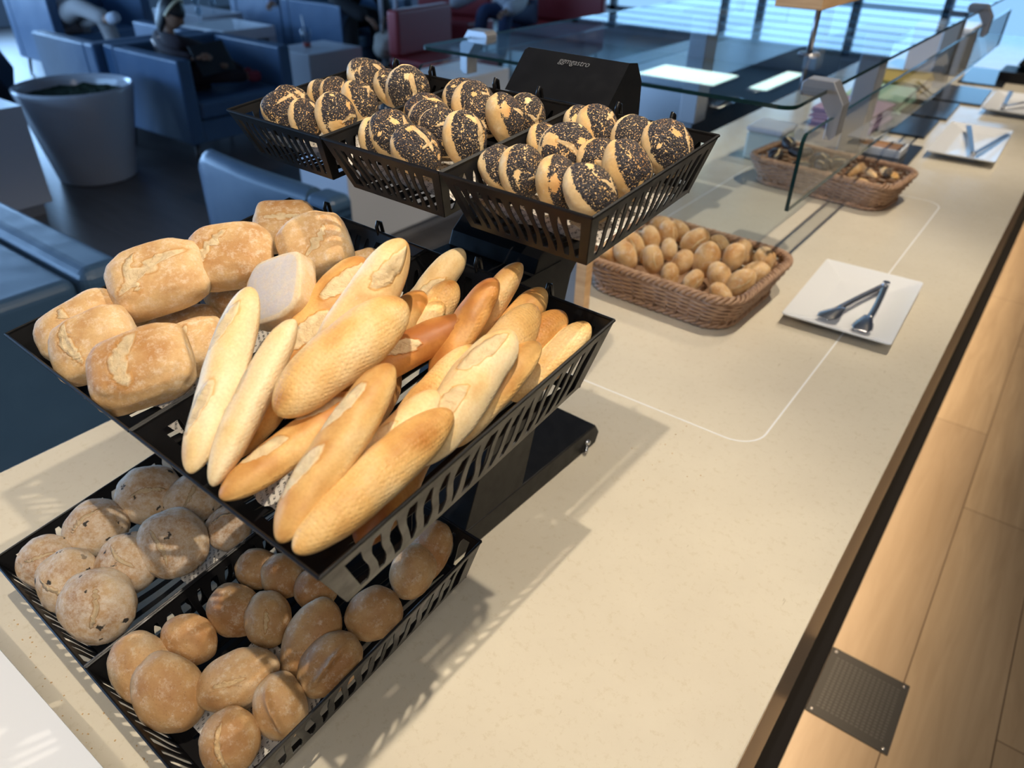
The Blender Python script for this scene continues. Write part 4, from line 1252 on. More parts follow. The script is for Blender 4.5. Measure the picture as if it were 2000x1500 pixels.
# ------------------------------------------------------------------ far end of the counter
tile = M['slate']
SL = [(-0.50, 2.88, 0.21, 0.30, 'black slate with a white dish, nearest of the slates'), (-0.53, 3.34, 0.20, 0.33, 'black slate, second nearest, beside the mauve napkins'), (-0.52, 3.72, 0.20, 0.35, 'black slate, third nearest, beside the green napkins'),
      (-0.455, 4.14, 0.20, 0.40, 'black slate, fourth nearest, beside the yellow napkins'), (-0.44, 4.72, 0.20, 0.50, 'farthest black slate, below the cutlery holder')]
for x, y, w, l, lab in SL:
    o = MB().box(-w / 2, w / 2, -l / 2, l / 2, 0, 0.009).build('slate_board', tile, bevel=0.001)
    o.location = (x, y, Z0); o.rotation_euler = (0, 0, 0.03); tag(o, lab, 'slate board', 'black slates along the counter')
dish = thing('butter_dish', (-0.515, 2.86, Z0 + 0.0092), 'small white rectangular dish of brown spread on the nearest slate', 'dish')
MB().box(-.085, .085, -.06, .06, 0, 0.006).box(-.085, .085, -.06, -.052, 0.006, 0.026).box(-.085, .085, .052, .06, 0.006, 0.026).box(-.085, -.077, -.052, .052, 0.006, 0.026).box(.077, .085, -.052, .052, 0.006, 0.026).build('dish_body', M['white_china'], dish, bevel=0.002)
MB().box(-.0765, .0765, -.0515, .0515, 0.0062, 0.021).build('spread', mat('brown_spread', (0.36, 0.17, 0.05), 0.4), dish)
for (x, y, n_, c_, lab, dy) in ((-0.715, 3.24, 7, (0.45, 0.30, 0.42), 'stack of folded mauve napkins behind the glass guard', .15), (-0.715, 3.66, 6, (0.46, 0.66, 0.48), 'stack of folded pale green napkins behind the glass guard', .17), (-0.72, 4.03, 7, (0.55, 0.38, 0.09), 'stack of folded mustard yellow napkins behind the glass guard', .17)):
    mt = mat('napkin_cloth', c_, 0.85)
    root = thing('napkin_stack', (x, y, Z0), lab, 'napkins', 'napkin stacks behind the guard')
    rr_ = random.Random(int(y * 10))
    for k in range(n_):
        mb = MB(); J = 10
        wx, wy = 0.115, dy
        z0 = k * 0.0105
        top = []; 
        for j in range(J + 1):
            for i in range(J + 1):
                u, v = i / J * 2 - 1, j / J * 2 - 1
                zz = z0 + 0.0100 - 0.004 * (u ** 4 + v ** 4) * 0.6 + 0.0009 * noise.noise(Vector((u * 3, v * 3, k + y)))
                mb.v.append(Vector((u * wx + rr_.uniform(-1, 1) * .0005, v * wy, zz)))
        nb_ = len(mb.v)
        for j in range(J + 1):
            for i in range(J + 1):
                u, v = i / J * 2 - 1, j / J * 2 - 1
                mb.v.append(Vector((u * wx, v * wy, z0 + 0.0004)))
        for j in range(J):
            for i in range(J):
                a = j * (J + 1) + i
                mb.f.append((a, a + 1, a + J + 2, a + J + 1)); mb.f.append((nb_ + a, nb_ + a + J + 1, nb_ + a + J + 2, nb_ + a + 1))
        for i in range(J):
            for (a, b) in ((i, i + 1), (J * (J + 1) + i + 1, J * (J + 1) + i), ((i + 1) * (J + 1), i * (J + 1)), (i * (J + 1) + J, (i + 1) * (J + 1) + J)):
                mb.f.append((a, nb_ + a, nb_ + b, b))
        o = mb.build('napkin', mt, root, smooth=True, angle=60); o.rotation_euler = (0, 0, rr_.uniform(-.05, .05)); o.location = (rr_.uniform(-.006, .006), rr_.uniform(-.006, .006), 0)
ch = thing('cutlery_holder', (-0.285, 4.75, Z0), 'black leaning cutlery holder with round cutouts', 'cutlery holder')
TM = Matrix.Rotation(math.radians(28), 4, 'Y') @ Matrix.Rotation(math.radians(-12), 4, 'X')
mb = MB(); mb.box(-.07, .07, -.10, .10, 0.05, 0.33, TM)
mb.build('holder_body', M['black_metal'], ch, bevel=0.004)
mb = MB()
for i in range(3):
    for j in range(2): mb.lathe([(0.0, 0.003), (0.016, 0.003), (0.018, 0.0)], 18, TM @ Matrix.Translation((-.035 + j * .07, -.1, .12 + i * .07)) @ Matrix.Rotation(PI / 2, 4, 'X'))
mb.build('round_cutouts', mat('black_inside', (0.002, 0.002, 0.002), 0.8), ch)
MB().box(-.10, .12, -.11, .13, 0.0, 0.05).build('holder_base', M['black_metal'], ch, bevel=0.004)
bn = thing('bowl_stack_box', (-0.70, 4.80, Z0), 'white lidded box on the counter behind the yellow napkins', 'box')
MB().box(-.13, .13, -.16, .16, 0, 0.20).build('box_body', M['white_lacquer'], bn, bevel=0.006)
MB().box(-.135, .135, -.165, .165, 0.2005, 0.225).build('lid', M['white_china'], bn, bevel=0.006)
bd = thing('menu_board', (-0.745, 1.19, Z0), 'small grey board with a pale wooden side post behind the rack', 'board')
MB().box(0.045, 0.068, -.012, .012, 0, 0.20).build('wooden_post', M['wood'], bd)
MB().box(-0.06, 0.0445, -.004, .004, 0.0, 0.20).build('grey_panel', mat('grey_board', (0.16, 0.19, 0.24), 0.35), bd)
wbx = thing('sauce_box', (-0.80, 2.55, Z0), 'pale plastic box behind the farther wicker basket', 'box')
MB().box(-.06, .06, -.07, .07, 0, 0.09).build('box_body', mat('pale_plastic', (0.55, 0.58, 0.50), 0.4), wbx, bevel=0.01)
MB().box(-.063, .063, -.073, .073, 0.0905, 0.11).build('lid', M['white_lacquer'], wbx, bevel=0.008)

# steel cabinet past the rear of the counter
cb = thing('steel_cabinet', (-1.64, 4.75, 0), 'low stainless steel cabinet behind the buffet counter', 'cabinet')
MB().box(-.45, .13, -1.2, 1.3, 0.0, 0.86).build('cabinet_body', M['steel'], cb, bevel=0.004)
MB().box(-.47, .15, -1.22, 1.32, 0.8605, 0.90).build('cabinet_top', M['steel'], cb, bevel=0.004)
for k in range(2):
    y = -0.95 + k * 0.5
    hb = MB().tube([(0.131, y, 0.74), (0.155, y, 0.74), (0.155, y + 0.3, 0.74), (0.131, y + 0.3, 0.74)], 0.007, 8)
    hb.build('handle', M['chrome'], cb, smooth=True)


# ------------------------------------------------------------------ lounge furniture
def armchair(name, x0, x1, y0, y1, zt, face, label, group, seat=0.43, arm=0.10, backt=0.13, legs=True, cat='armchair'):
    """box armchair; face: side that is open ('+x', '-x', '+y', '-y')"""
    w, l = x1 - x0, y1 - y0
    root = thing(name, ((x0 + x1) / 2, (y0 + y1) / 2, 0), label, cat, group)
    rot = {'+x': 0, '+y': PI / 2, '-x': PI, '-y': -PI / 2}[face]
    root.rotation_euler = (0, 0, rot)
    if face in ('+y', '-y'): w, l = l, w
    hw, hl = w / 2, l / 2
    b = 0.16
    bl_ = M['blue_leather']
    MB().box(-hw, -hw + backt, -hl, hl, b, zt).build('backrest', bl_, root, bevel=0.018, seg=3)
    for s in (-1, 1):
        ya, yb = (-hl, -hl + arm) if s < 0 else (hl - arm, hl)
        MB().box(-hw + backt + .001, hw, ya, yb, b, zt - 0.005).build('armrest', bl_, root, bevel=0.014, seg=3)
    MB().box(-hw + backt + .002, hw - 0.01, -hl + arm + .002, hl - arm - .002, b, seat - 0.13).build('seat_base', bl_, root, bevel=0.008)
    MB().box(-hw + backt + .004, hw, -hl + arm + .004, hl - arm - .004, seat - 0.128, seat).build('seat_cushion', bl_, root, bevel=0.03, seg=4)
    if legs:
        for sx in (-1, 1):
            for sy in (-1, 1):
                MB().tube([(sx * (hw - .06), sy * (hl - .06), b + .002), (sx * (hw - .04), sy * (hl - .04), 0)], [0.018, 0.011], 10).build('leg', M['black_pot'], root, smooth=True)
    return root


armchair('armchair', -5.62, -4.72, 2.76, 3.66, 0.70, '+x', 'blue leather armchair with a child in it', 'blue armchairs in the lounge')
armchair('armchair', -6.52, -5.64, 2.70, 3.60, 0.70, '-x', 'blue leather armchair back to back with the child\'s one', 'blue armchairs in the lounge')
armchair('armchair', -8.75, -7.85, 3.45, 4.45, 0.78, '+x', 'blue leather armchair of the person in beige trousers', 'blue armchairs in the lounge')
armchair('armchair', -6.9, -6.0, 5.3, 6.3, 0.72, '+x', 'blue leather armchair of the person in black', 'blue armchairs in the lounge')
armchair('armchair', -8.2, -7.3, 5.6, 6.5, 0.72, '+x', 'blue leather armchair of the person in a striped shirt', 'blue armchairs in the lounge')


def puffy(name, x0, x1, y0, y1, z0, z1, parent, m_, puff=0.03, r=0.04):
    mb = MB(); J = 18
    def P(u, v, t):
        x = x0 + (x1 - x0) * u; y = y0 + (y1 - y0) * v
        z = z0 + (z1 - z0) * t
        if t == 1: z += puff * (1 - (2 * u - 1) ** 4) * (1 - (2 * v - 1) ** 4) - puff * .5
        return Vector((x, y, z))
    mb.box(x0, x1, y0, y1, z0, z1)
    return mb.build(name, m_, parent, smooth=True, bevel=r, seg=5)


# near seats beside the counter
c1 = thing('lounge_chair', (-2.30, 1.95, 0), 'curved blue leather chair directly behind the rack', 'armchair', 'blue seats beside the counter')
mb = MB(); K = 18
for i in range(K + 1):
    f = i / K
    x = -0.42 + 0.64 * f
    curve = -0.025 * math.sin(f * PI)
    zt = 0.765 - 0.02 * (f ** 2) - (0.03 if i == 0 else 0)
    for (dy, dz) in ((0.0, 0.16), (0.0, zt - 0.04), (0.02, zt - 0.012), (0.05, zt), (0.09, zt), (0.125, zt - 0.015), (0.14, zt - 0.05), (0.14, 0.16)):
        mb.v.append(Vector((x, -0.36 + curve + dy * 0.62, dz)))
n8 = 8
for i in range(K):
    for j in range(n8):
        j2 = (j + 1) % n8
        mb.f.append((i * n8 + j, i * n8 + j2, (i + 1) * n8 + j2, (i + 1) * n8 + j))
mb.f.append(tuple(range(n8))); mb.f.append(tuple(range(K * n8, (K + 1) * n8)))
mb.build('backrest', M['blue_leather'], c1, smooth=True, angle=50)
MB().box(0.215, 0.35, -0.36, -0.245, 0.16, 0.735).build('armrest', M['blue_leather'], c1, bevel=0.03, seg=4)
MB().box(-0.42, -0.34, -0.27, -0.10, 0.16, 0.60).build('armrest', M['blue_leather'], c1, bevel=0.03, seg=4)
MB().box(-0.335, 0.20, -0.24, 0.06, 0.18, 0.42).build('seat_cushion', M['blue_leather'], c1, bevel=0.03, seg=4)
for sx in (-.36, .18):
    for sy in (-.30, .02):
        MB().tube([(sx, sy, .18), (sx, sy, 0)], [0.018, 0.012], 10).build('leg', M['black_pot'], c1, smooth=True)
c2 = thing('lounge_sofa', (-2.45, 0.42, 0), 'wide blue leather sofa at the left picture edge beside the counter', 'sofa', 'blue seats beside the counter')
MB().box(-0.75, 0.47, 0.335, 0.47, 0.14, 0.755).build('backrest', M['blue_leather'], c2, bevel=0.04, seg=5)
MB().box(-0.75, 0.45, -0.62, 0.329, 0.14, 0.735).build('armrest', M['blue_leather'], c2, bevel=0.03, seg=5)
MB().box(-0.72, 0.44, -0.60, 0.45, 0.02, 0.139).build('plinth', M['black_pot'], c2)

# white tables
def cube_table(loc, w, l, hgt, label, group='white box tables in the lounge', plinth=0.07):
    r = thing('box_table', loc, label, 'table', group)
    MB().box(-w / 2, w / 2, -l / 2, l / 2, plinth, hgt).build('table_body', M['white_lacquer'], r, bevel=0.004)
    MB().box(-w / 2 + .04, w / 2 - .04, -l / 2 + .04, l / 2 - .04, 0, plinth - .001).build('plinth', M['dull_alu'], r)
    return r


cube_table((-5.02, 1.42, 0), 0.80, 0.66, 0.61, 'large white box table at the left picture edge')
cube_table((-2.95, 3.05, 0), 0.36, 1.32, 0.78, 'white box table behind the curved blue chair')
cube_table((-5.56, 4.60, 0), 0.50, 0.60, 0.48, 'white side table carrying a plastic drink cup')
cube_table((-8.0, 5.05, 0), 0.9, 0.5, 0.52, 'white table with glasses beyond the beige trousers')
tb = thing('open_side_table', (-7.05, 4.75, 0), 'white side table with an open niche and a glossy top', 'table', 'white box tables in the lounge')
MB().box(-.35, .35, -.3, .3, 0.40, 0.50).build('table_top', M['white_china'], tb, bevel=0.004)
MB().box(-.35, .35, -.3, .3, 0.0, 0.18).box(-.35, .35, -.3, -.22, .18, .3999).box(-.35, .35, .22, .3, .18, .3999).build('table_body', M['white_lacquer'], tb)
MB().box(-.33, .20, -.219, .219, 0.1805, 0.3995).build('niche', M['black_pot'], tb)

cup = thing('drink_cup', (-5.62, 4.55, 0.48), 'clear plastic cup with a straw on the white side table', 'cup')
MB().lathe([(0.0, 0.001), (0.032, 0.001), (0.046, 0.12), (0.044, 0.122), (0.030, 0.005), (0, 0.004)], 24).build('cup_body', M['cup_glass'], cup, smooth=True)
MB().lathe([(0.0, 0.006), (0.031, 0.006), (0.036, 0.035), (0, 0.035)], 24).build('red_drink', mat('red_drink', (0.6, 0.08, 0.05), 0.2), cup, smooth=True)
MB().lathe([(0.048, 0.1225), (0.046, 0.135), (0.036, 0.158), (0.012, 0.165)], 24).build('dome_lid', M['cup_glass'], cup, smooth=True)
MB().tube([(0.0, 0.0, 0.04), (-0.02, -0.01, 0.25)], 0.006, 10).build('straw', M['white_china'], cup, smooth=True)
for k, (x, y, lab) in enumerate(((-7.85, 4.95, 'wine glass on the far white table, left one'), (-7.70, 5.05, 'wine glass on the far white table, right one'), (-7.30, 4.62, 'drinking glass at the left edge of the glossy side table'))):
    gl_ = MB().lathe([(0.0, 0.001), (0.030, 0.002), (0.004, 0.008), (0.004, 0.06), (0.03, 0.085), (0.034, 0.12), (0.028, 0.15), (0.0265, 0.15), (0.032, 0.12), (0.028, 0.087), (0, 0.066)], 24).build('wine_glass', M['cup_glass'], None, smooth=True)
    gl_.location = (x, y, 0.52 if k < 2 else 0.50); tag(gl_, lab, 'glass', 'glasses on the lounge tables')

# planters
pl = thing('white_planter', (-5.10, 2.26, 0), 'tall tapered round white planter with dark moss', 'planter')
MB().lathe([(0.0, 0.0), (0.225, 0.0), (0.235, 0.01), (0.345, 0.555), (0.345, 0.572), (0.335, 0.580), (0.322, 0.572), (0.315, 0.545), (0.30, 0.48), (0, 0.48)], 64).build('pot', M['pot_white'], pl, smooth=True, angle=60)
ms = MB(); J = 30
for j in range(J + 1):
    for i in range(40):
        a = 2 * PI * i / 40; r = 0.305 * j / J
        ms.v.append(Vector((r * math.cos(a), r * math.sin(a), 0.515 + 0.022 * noise.noise(Vector((r * math.cos(a) * 30, r * math.sin(a) * 30, 0))))))
for j in range(J):
    for i in range(40):
        i2 = (i + 1) % 40
        ms.f.append((j * 40 + i, j * 40 + i2, (j + 1) * 40 + i2, (j + 1) * 40 + i))
ms.build('moss', M['soil'], pl)
bp = thing('black_planter', (-6.35, 2.05, 0), 'black faceted planter with a light rim behind the white planter', 'planter')
mb = MB(); lv = [(0.20, 0.0, 0), (0.30, 0.16, 1), (0.34, 0.34, 0), (0.36, 0.52, 1), (0.30, 0.70, 0), (0.275, 0.84, 0)]
nn_ = 8
for r, z, s_ in lv:
    for k in range(nn_):
        a = 2 * PI * (k + 0.5 * s_) / nn_
        mb.v.append(Vector((r * math.cos(a), r * math.sin(a), z)))
for i in range(len(lv) - 1):
    for k in range(nn_):
        k2 = (k + 1) % nn_
        if lv[i][2] == lv[i + 1][2]:
            mb.f.append((i * nn_ + k, i * nn_ + k2, (i + 1) * nn_ + k2, (i + 1) * nn_ + k))
        elif lv[i + 1][2] == 1:
            mb.f.append((i * nn_ + k, i * nn_ + k2, (i + 1) * nn_ + k)); mb.f.append((i * nn_ + k2, (i + 1) * nn_ + k2, (i + 1) * nn_ + k))
        else:
            mb.f.append((i * nn_ + k, (i + 1) * nn_ + k2, (i + 1) * nn_ + k)); mb.f.append((i * nn_ + k, i * nn_ + k2, (i + 1) * nn_ + k2))
mb.f.append(tuple(range(nn_)))
mb.build('pot', M['black_pot'], bp)
MB().lathe([(0.275, 0.8405), (0.262, 0.86), (0.20, 0.86), (0.18, 0.80), (0.0, 0.80)], 8).build('rim', M['white_lacquer'], bp)

# red chairs, poles
def red_chair(loc, rz, label, w=1.0):
    r = thing('red_chair', loc, label, 'chair', 'red lounge chairs', rz)
    MB().box(-w / 2, w / 2, -0.32, 0.32, 0.14, 0.43).build('seat', M['red_leather'], r, bevel=0.03, seg=3)
    MB().box(-w / 2, w / 2, 0.20, 0.32, 0.4305, 0.80).build('backrest', M['red_leather'], r, bevel=0.03, seg=3)
    for sx in (-1, 1):
        for sy in (-.26, .26):
            MB().tube([(sx * (w / 2 - .07), sy, 0), (sx * (w / 2 - .07), sy, .1395)], 0.014, 8).build('leg', M['black_pot'], r, smooth=True)


red_chair((-6.35, 7.20, 0), math.radians(10), 'red leather chair with an empty seat beside the window')
red_chair((-5.15, 7.75, 0), math.radians(10), 'red leather chair under the person in the white top')
red_chair((-8.1, 7.2, 0), math.radians(0), 'dark red chair partly behind the thin white poles')
red_chair((-4.72, 5.35, 0), math.radians(95), 'red leather stool seat just behind the top left bread basket', 0.8)
for x, y, lab in ((-5.75, 5.60, 'thin white floor pole, left one of the pair'), (-5.55, 5.60, 'thin white floor pole, right one of the pair')):
    p = thing('floor_pole', (x, y, 0), lab, 'pole', 'thin white floor poles')
    MB().tube([(0, 0, 0.012), (0, 0, 2.3)], 0.022, 12).build('pole', M['white_lacquer'], p, smooth=True)
    MB().lathe([(0, 0.012), (0.11, 0.012), (0.12, 0.0), (0, 0)], 24).build('foot', M['white_lacquer'], p)
# ------------------------------------------------------------------ people
SKIN = mat('skin_tone', (0.30, 0.16, 0.10), 0.5)
HAIR = mat('dark_hair', (0.012, 0.010, 0.010), 0.45)


def skin_mesh(joints, edges, sub=2):
    """joints: name -> (x, y, z, radius); grows one surface with a Skin modifier and returns its vertices and faces"""
    names = list(joints)
    me = bpy.data.meshes.new('sk')
    me.from_pydata([joints[n_][:3] for n_ in names], [(names.index(a), names.index(b)) for a, b in edges], [])
    o = bpy.data.objects.new('sk', me); COL.objects.link(o)
    md = o.modifiers.new('s', 'SKIN'); md.use_smooth_shade = True
    for i, n_ in enumerate(names):
        sv = me.skin_vertices[0].data[i]
        r = joints[n_][3]
        sv.radius = (r, r); sv.use_root = (i == 0)
    sb_ = o.modifiers.new('d', 'SUBSURF'); sb_.levels = sub; sb_.render_levels = sub
    dg = bpy.context.evaluated_depsgraph_get()
    ev = o.evaluated_get(dg); em = ev.to_mesh()
    V = [v.co.copy() for v in em.vertices]; F = [tuple(p.vertices) for p in em.polygons]
    ev.to_mesh_clear()
    bpy.data.objects.remove(o); bpy.data.meshes.remove(me)
    return V, F


def add_raw(mb, V, F):
    n_ = len(mb.v); mb.v += V; mb.f += [tuple(i + n_ for i in f) for f in F]


def head_mesh(mb, c, face, s=1.0):
    """sculpted head: jaw, brow, nose, eye sockets, lips, ears; face = direction it looks"""
    f = Vector(face).normalized(); sd = f.cross(Vector((0, 0, 1))).normalized(); u = sd.cross(f)
    V, F = sphere_grid(32, 24)
    out = []
    for d in V:
        x, y, z = d   # y = forward
        p = Vector((x * 0.076, y * 0.094, z * 0.115))
        if z < 0: p.x *= 1 - 0.32 * (-z) ** 1.5; p.y *= 1 - 0.10 * (-z)
        if y > 0.2:
            nose = math.exp(-(x / 0.13) ** 2) * math.exp(-((z + 0.12) / 0.17) ** 2); p.y += 0.024 * nose
            eye = math.exp(-((abs(x) - 0.36) / 0.15) ** 2) * math.exp(-((z - 0.06) / 0.10) ** 2); p.y -= 0.009 * eye
            brow = math.exp(-((z - 0.24) / 0.09) ** 2); p.y += 0.004 * brow
            lip = math.exp(-(x / 0.22) ** 2) * math.exp(-((z + 0.46) / 0.07) ** 2); p.y += 0.007 * lip
            chin = math.exp(-(x / 0.25) ** 2) * math.exp(-((z + 0.85) / 0.15) ** 2); p.y += 0.008 * chin
        ear = math.exp(-((abs(x) - 0.98) / 0.10) ** 2) * math.exp(-((z + 0.02) / 0.2) ** 2) * math.exp(-((y + 0.05) / 0.2) ** 2)
        p.x += math.copysign(0.012 * ear, x)
        out.append(Vector(c) + (sd * p.x + f * p.y + u * p.z) * s)
    add_raw(mb, out, F)
    return f, sd, u


def hair_cap(mb, c, f, sd, u, s=1.0, back=0.35, length=0.0):
    V, F = sphere_grid(28, 20)
    out = []
    for d in V:
        x, y, z = d
        lim = 0.15 if y > 0.1 else -0.45 - length
        r = 1.10 if (z > lim) else 0.80
        p = Vector((x * 0.080, y * 0.096 - 0.008, max(z, -0.9) * 0.118 + 0.006)) * r
        if z <= lim and y > 0.1: p = p * 0.85
        if z < -0.3 and y < 0.1: p.z -= length * 0.10
        out.append(Vector(c) + (sd * p.x + f * p.y + u * p.z) * s)
    add_raw(mb, out, F)


def hand(mb, w, d, up_, s=1.0, curl=0.5):
    """palm, four separate fingers and a thumb; w wrist, d pointing direction"""
    w = Vector(w); d = Vector(d).normalized(); up_ = Vector(up_); sd = d.cross(up_).normalized(); n_ = sd.cross(d)
    mb.tube([w - d * 0.02 * s, w + d * 0.02 * s, w + d * 0.075 * s], [0.020 * s, 0.028 * s, 0.030 * s], 10, sq=0.55)
    for k, (o_, L) in enumerate(((-0.027, 0.062), (-0.009, 0.072), (0.009, 0.068), (0.026, 0.052))):
        b = w + d * 0.072 * s + sd * o_ * s
        m1 = b + (d * math.cos(curl * .6) - n_ * math.sin(curl * .6)) * L * .5 * s
        m2 = m1 + (d * math.cos(curl * 1.5) - n_ * math.sin(curl * 1.5)) * L * .5 * s
        mb.tube([b - d * .01 * s, m1, m2], [0.0088 * s, 0.008 * s, 0.0065 * s], 8)
    t0 = w + d * 0.02 * s - sd * 0.026 * s
    mb.tube([t0, t0 + (d * .6 - sd * .8) * 0.035 * s, t0 + (d * .95 - sd * .5 - n_ * .3) * 0.06 * s], [0.012 * s, 0.010 * s, 0.008 * s], 8)


def person(loc, label, joints, edges, cloth, head=None, hands=(), hs=1.0, hair=True, hair_len=0.0, headdir=(1, 0, 0), skin_edges=None):
    """joints in world coordinates; cloth: list of (part name, material, joint edges, extra radius)"""
    root_mb = MB()
    V, F = skin_mesh(joints, edges)
    add_raw(root_mb, V, F)
    if head is not None:
        f, sd, u = head_mesh(root_mb, head, headdir, hs)
    for (w, d, up_) in hands: hand(root_mb, w, d, up_, hs)
    o = root_mb.build('person', SKIN, smooth=True)
    tag(o, label, 'person', 'people sitting in the lounge')
    for nm, m_, ed, ex in cloth:
        used_ = []
        for a, b in ed:
            for q in (a, b):
                if q not in used_: used_.append(q)
        J = {q: (*joints[q][:3], joints[q][3] + ex) for q in used_}
        V, F = skin_mesh(J, ed)
        mb = MB(); add_raw(mb, V, F)
        mb.build(nm, m_, o, smooth=True)
    if head is not None and hair:
        mb = MB(); hair_cap(mb, head, f, sd, u, hs, length=hair_len)
        mb.build('hair', HAIR, o, smooth=True)
    return o


def seated(hip, chest, neck, knees, ankles, feet, elbows, wrists, k=1.0, sh=0.17):
    """standard seated joint set; k scales the radii"""
    hip, chest, neck = Vector(hip), Vector(chest), Vector(neck)
    side = (Vector(knees[1]) - Vector(knees[0])); side.z = 0
    ax = Vector(wrists[1]) - Vector(wrists[0]); ax.z = 0
    side = (side + ax * .3)
    if side.length < 0.02: side = Vector((0, 1, 0))
    side = side.normalized()
    J = {'hip': (*hip, .125 * k), 'belly': (*hip.lerp(chest, .5), .120 * k), 'chest': (*chest, .135 * k), 'neck0': (*chest.lerp(neck, .6), .065 * k), 'neck': (*neck, .050 * k), 'skull': (*(neck + Vector((0, 0, .07 * k))), .060 * k)}
    E_ = [('hip', 'belly'), ('belly', 'chest'), ('chest', 'neck0'), ('neck0', 'neck'), ('neck', 'skull')]
    for i, sg in ((0, -1), (1, 1)):
        h2 = hip + side * sg * 0.09 * k; s2 = chest + side * sg * sh * k + Vector((0, 0, .06 * k))
        J['thigh%d' % i] = (*h2, .085 * k); J['knee%d' % i] = (*knees[i], .062 * k); J['ankle%d' % i] = (*ankles[i], .042 * k); J['toe%d' % i] = (*feet[i], .035 * k)
        J['shoulder%d' % i] = (*s2, .062 * k); J['elbow%d' % i] = (*elbows[i], .043 * k); J['wrist%d' % i] = (*wrists[i], .028 * k)
        E_ += [('hip', 'thigh%d' % i), ('thigh%d' % i, 'knee%d' % i), ('knee%d' % i, 'ankle%d' % i), ('ankle%d' % i, 'toe%d' % i), ('chest', 'shoulder%d' % i), ('shoulder%d' % i, 'elbow%d' % i), ('elbow%d' % i, 'wrist%d' % i)]
    return J, E_


TORSO = [('hip', 'belly'), ('belly', 'chest'), ('chest', 'neck0')]
def arms(full=True): return [(a, b) for i in (0, 1) for a, b in ((('chest', 'shoulder%d' % i), ('shoulder%d' % i, 'elbow%d' % i)) + ((('elbow%d' % i, 'wrist%d' % i),) if full else ()))]
def legs(): return [(a, b) for i in (0, 1) for a, b in (('hip', 'thigh%d' % i), ('thigh%d' % i, 'knee%d' % i), ('knee%d' % i, 'ankle%d' % i))]
def feet(i): return [('ankle%d' % i, 'toe%d' % i)]


brown = mat('dark_brown_cloth', (0.022, 0.012, 0.016), 0.85)
redc = mat('dull_red_socks', (0.22, 0.03, 0.05), 0.85)
beige = mat('beige_cloth', (0.34, 0.31, 0.30), 0.85)
whitec = mat('white_cotton', (0.50, 0.52, 0.58), 0.85)
blackc = mat('black_cloth', (0.008, 0.009, 0.012), 0.85)
stripe = mat('blue_white_stripes', (0.4, 0.45, 0.6), 0.8)
g = N(stripe)
wv = g.n('ShaderNodeTexWave', wave_type='BANDS', bands_direction='Z'); wv.inputs['Scale'].default_value = 14
g.l(g.coord('Object'), wv.inputs['Vector'])
g.color(g.ramp(wv.outputs['Fac'], [(0.45, (0.06, 0.09, 0.22)), (0.55, (0.42, 0.47, 0.60))]))

# child with a tablet, curled up in the armchair
J, E_ = seated((-5.12, 3.06, 0.53), (-5.18, 3.00, 0.70), (-5.17, 3.02, 0.83), [(-4.98, 3.26, 0.60), (-4.90, 3.20, 0.53)], [(-5.02, 3.44, 0.50), (-4.92, 3.40, 0.49)],
               [(-4.98, 3.51, 0.49), (-4.86, 3.49, 0.49)], [(-5.02, 2.96, 0.66), (-5.06, 3.22, 0.66)], [(-4.90, 3.00, 0.66), (-4.92, 3.22, 0.62)], k=0.72)
p = person(None, 'child in dark brown clothes with a pale headband, curled in the armchair holding a tablet', J, E_,
           [('dress', brown, TORSO + arms(), .016), ('trousers', brown, legs(), .012), ('sock', redc, feet(0), .016), ('sock', redc, feet(1), .016)],
           head=(-5.14, 3.05, 0.905), hands=[((-4.90, 3.00, 0.66), (0.3, 0.4, 0.1), (0.7, 0, 1)), ((-4.92, 3.22, 0.62), (0.4, -0.2, 0), (0.7, 0, 1))], hs=0.86, hair_len=0.7, headdir=(0.78, 0.35, -0.45))
hb = MB(); pts = []
hf = Vector((0.78, 0.35, -0.45)).normalized(); hs_ = hf.cross(Vector((0, 0, 1))).normalized(); hu = hs_.cross(hf)
for k in range(21):
    a = PI * k / 20
    pts.append(Vector((-5.14, 3.05, 0.905)) + hs_ * math.cos(a) * 0.080 + hu * math.sin(a) * 0.116 + hf * 0.025 * math.sin(a))
hb.tube(pts, 0.010, 8)
q = hb.build('headband', mat('gold_headband', (0.75, 0.66, 0.45), 0.4), p, smooth=True); q['label'] = 'pale gold headband'
tb_ = thing('tablet', (-4.87, 3.12, 0.655), 'black tablet computer held by the child in the armchair', 'tablet')
tb_.rotation_euler = (math.radians(8), math.radians(62), math.radians(8))
MB().box(-.10, .10, -.135, .135, -.004, .004).build('tablet_body', M['black_pot'], tb_, bevel=0.003)
MB().box(-.092, .092, -.125, .125, -.0046, -.0041).build('screen', mat('dark_screen', (0.02, 0.03, 0.05), 0.08), tb_)

# person in beige trousers, legs crossed, cut off by the picture edge
J, E_ = seated((-8.12, 3.72, 0.53), (-8.30, 3.70, 0.92), (-8.32, 3.72, 1.14), [(-7.62, 3.62, 0.70), (-7.58, 3.80, 0.62)], [(-7.22, 3.66, 0.62), (-7.50, 3.84, 0.22)],
               [(-7.10, 3.70, 0.66), (-7.36, 3.84, 0.05)], [(-8.10, 3.44, 0.76), (-8.08, 3.98, 0.76)], [(-7.92, 3.60, 0.92), (-7.92, 3.84, 0.86)], k=1.0)
person(None, 'person in a white top and beige trousers sitting with crossed legs in an armchair', J, E_,
       [('top', whitec, TORSO + arms(False), .014), ('trousers', beige, legs(), .020), ('shoe', whitec, feet(0), .014), ('shoe', whitec, feet(1), .014)],
       head=(-8.30, 3.72, 1.27), hands=[((-7.92, 3.60, 0.92), (0.2, 0.3, 0.8), (0, -1, 0)), ((-7.92, 3.84, 0.86), (0.1, -0.6, 0.5), (0, 0, 1))], hair_len=1.2, headdir=(0.9, -0.1, -0.3))

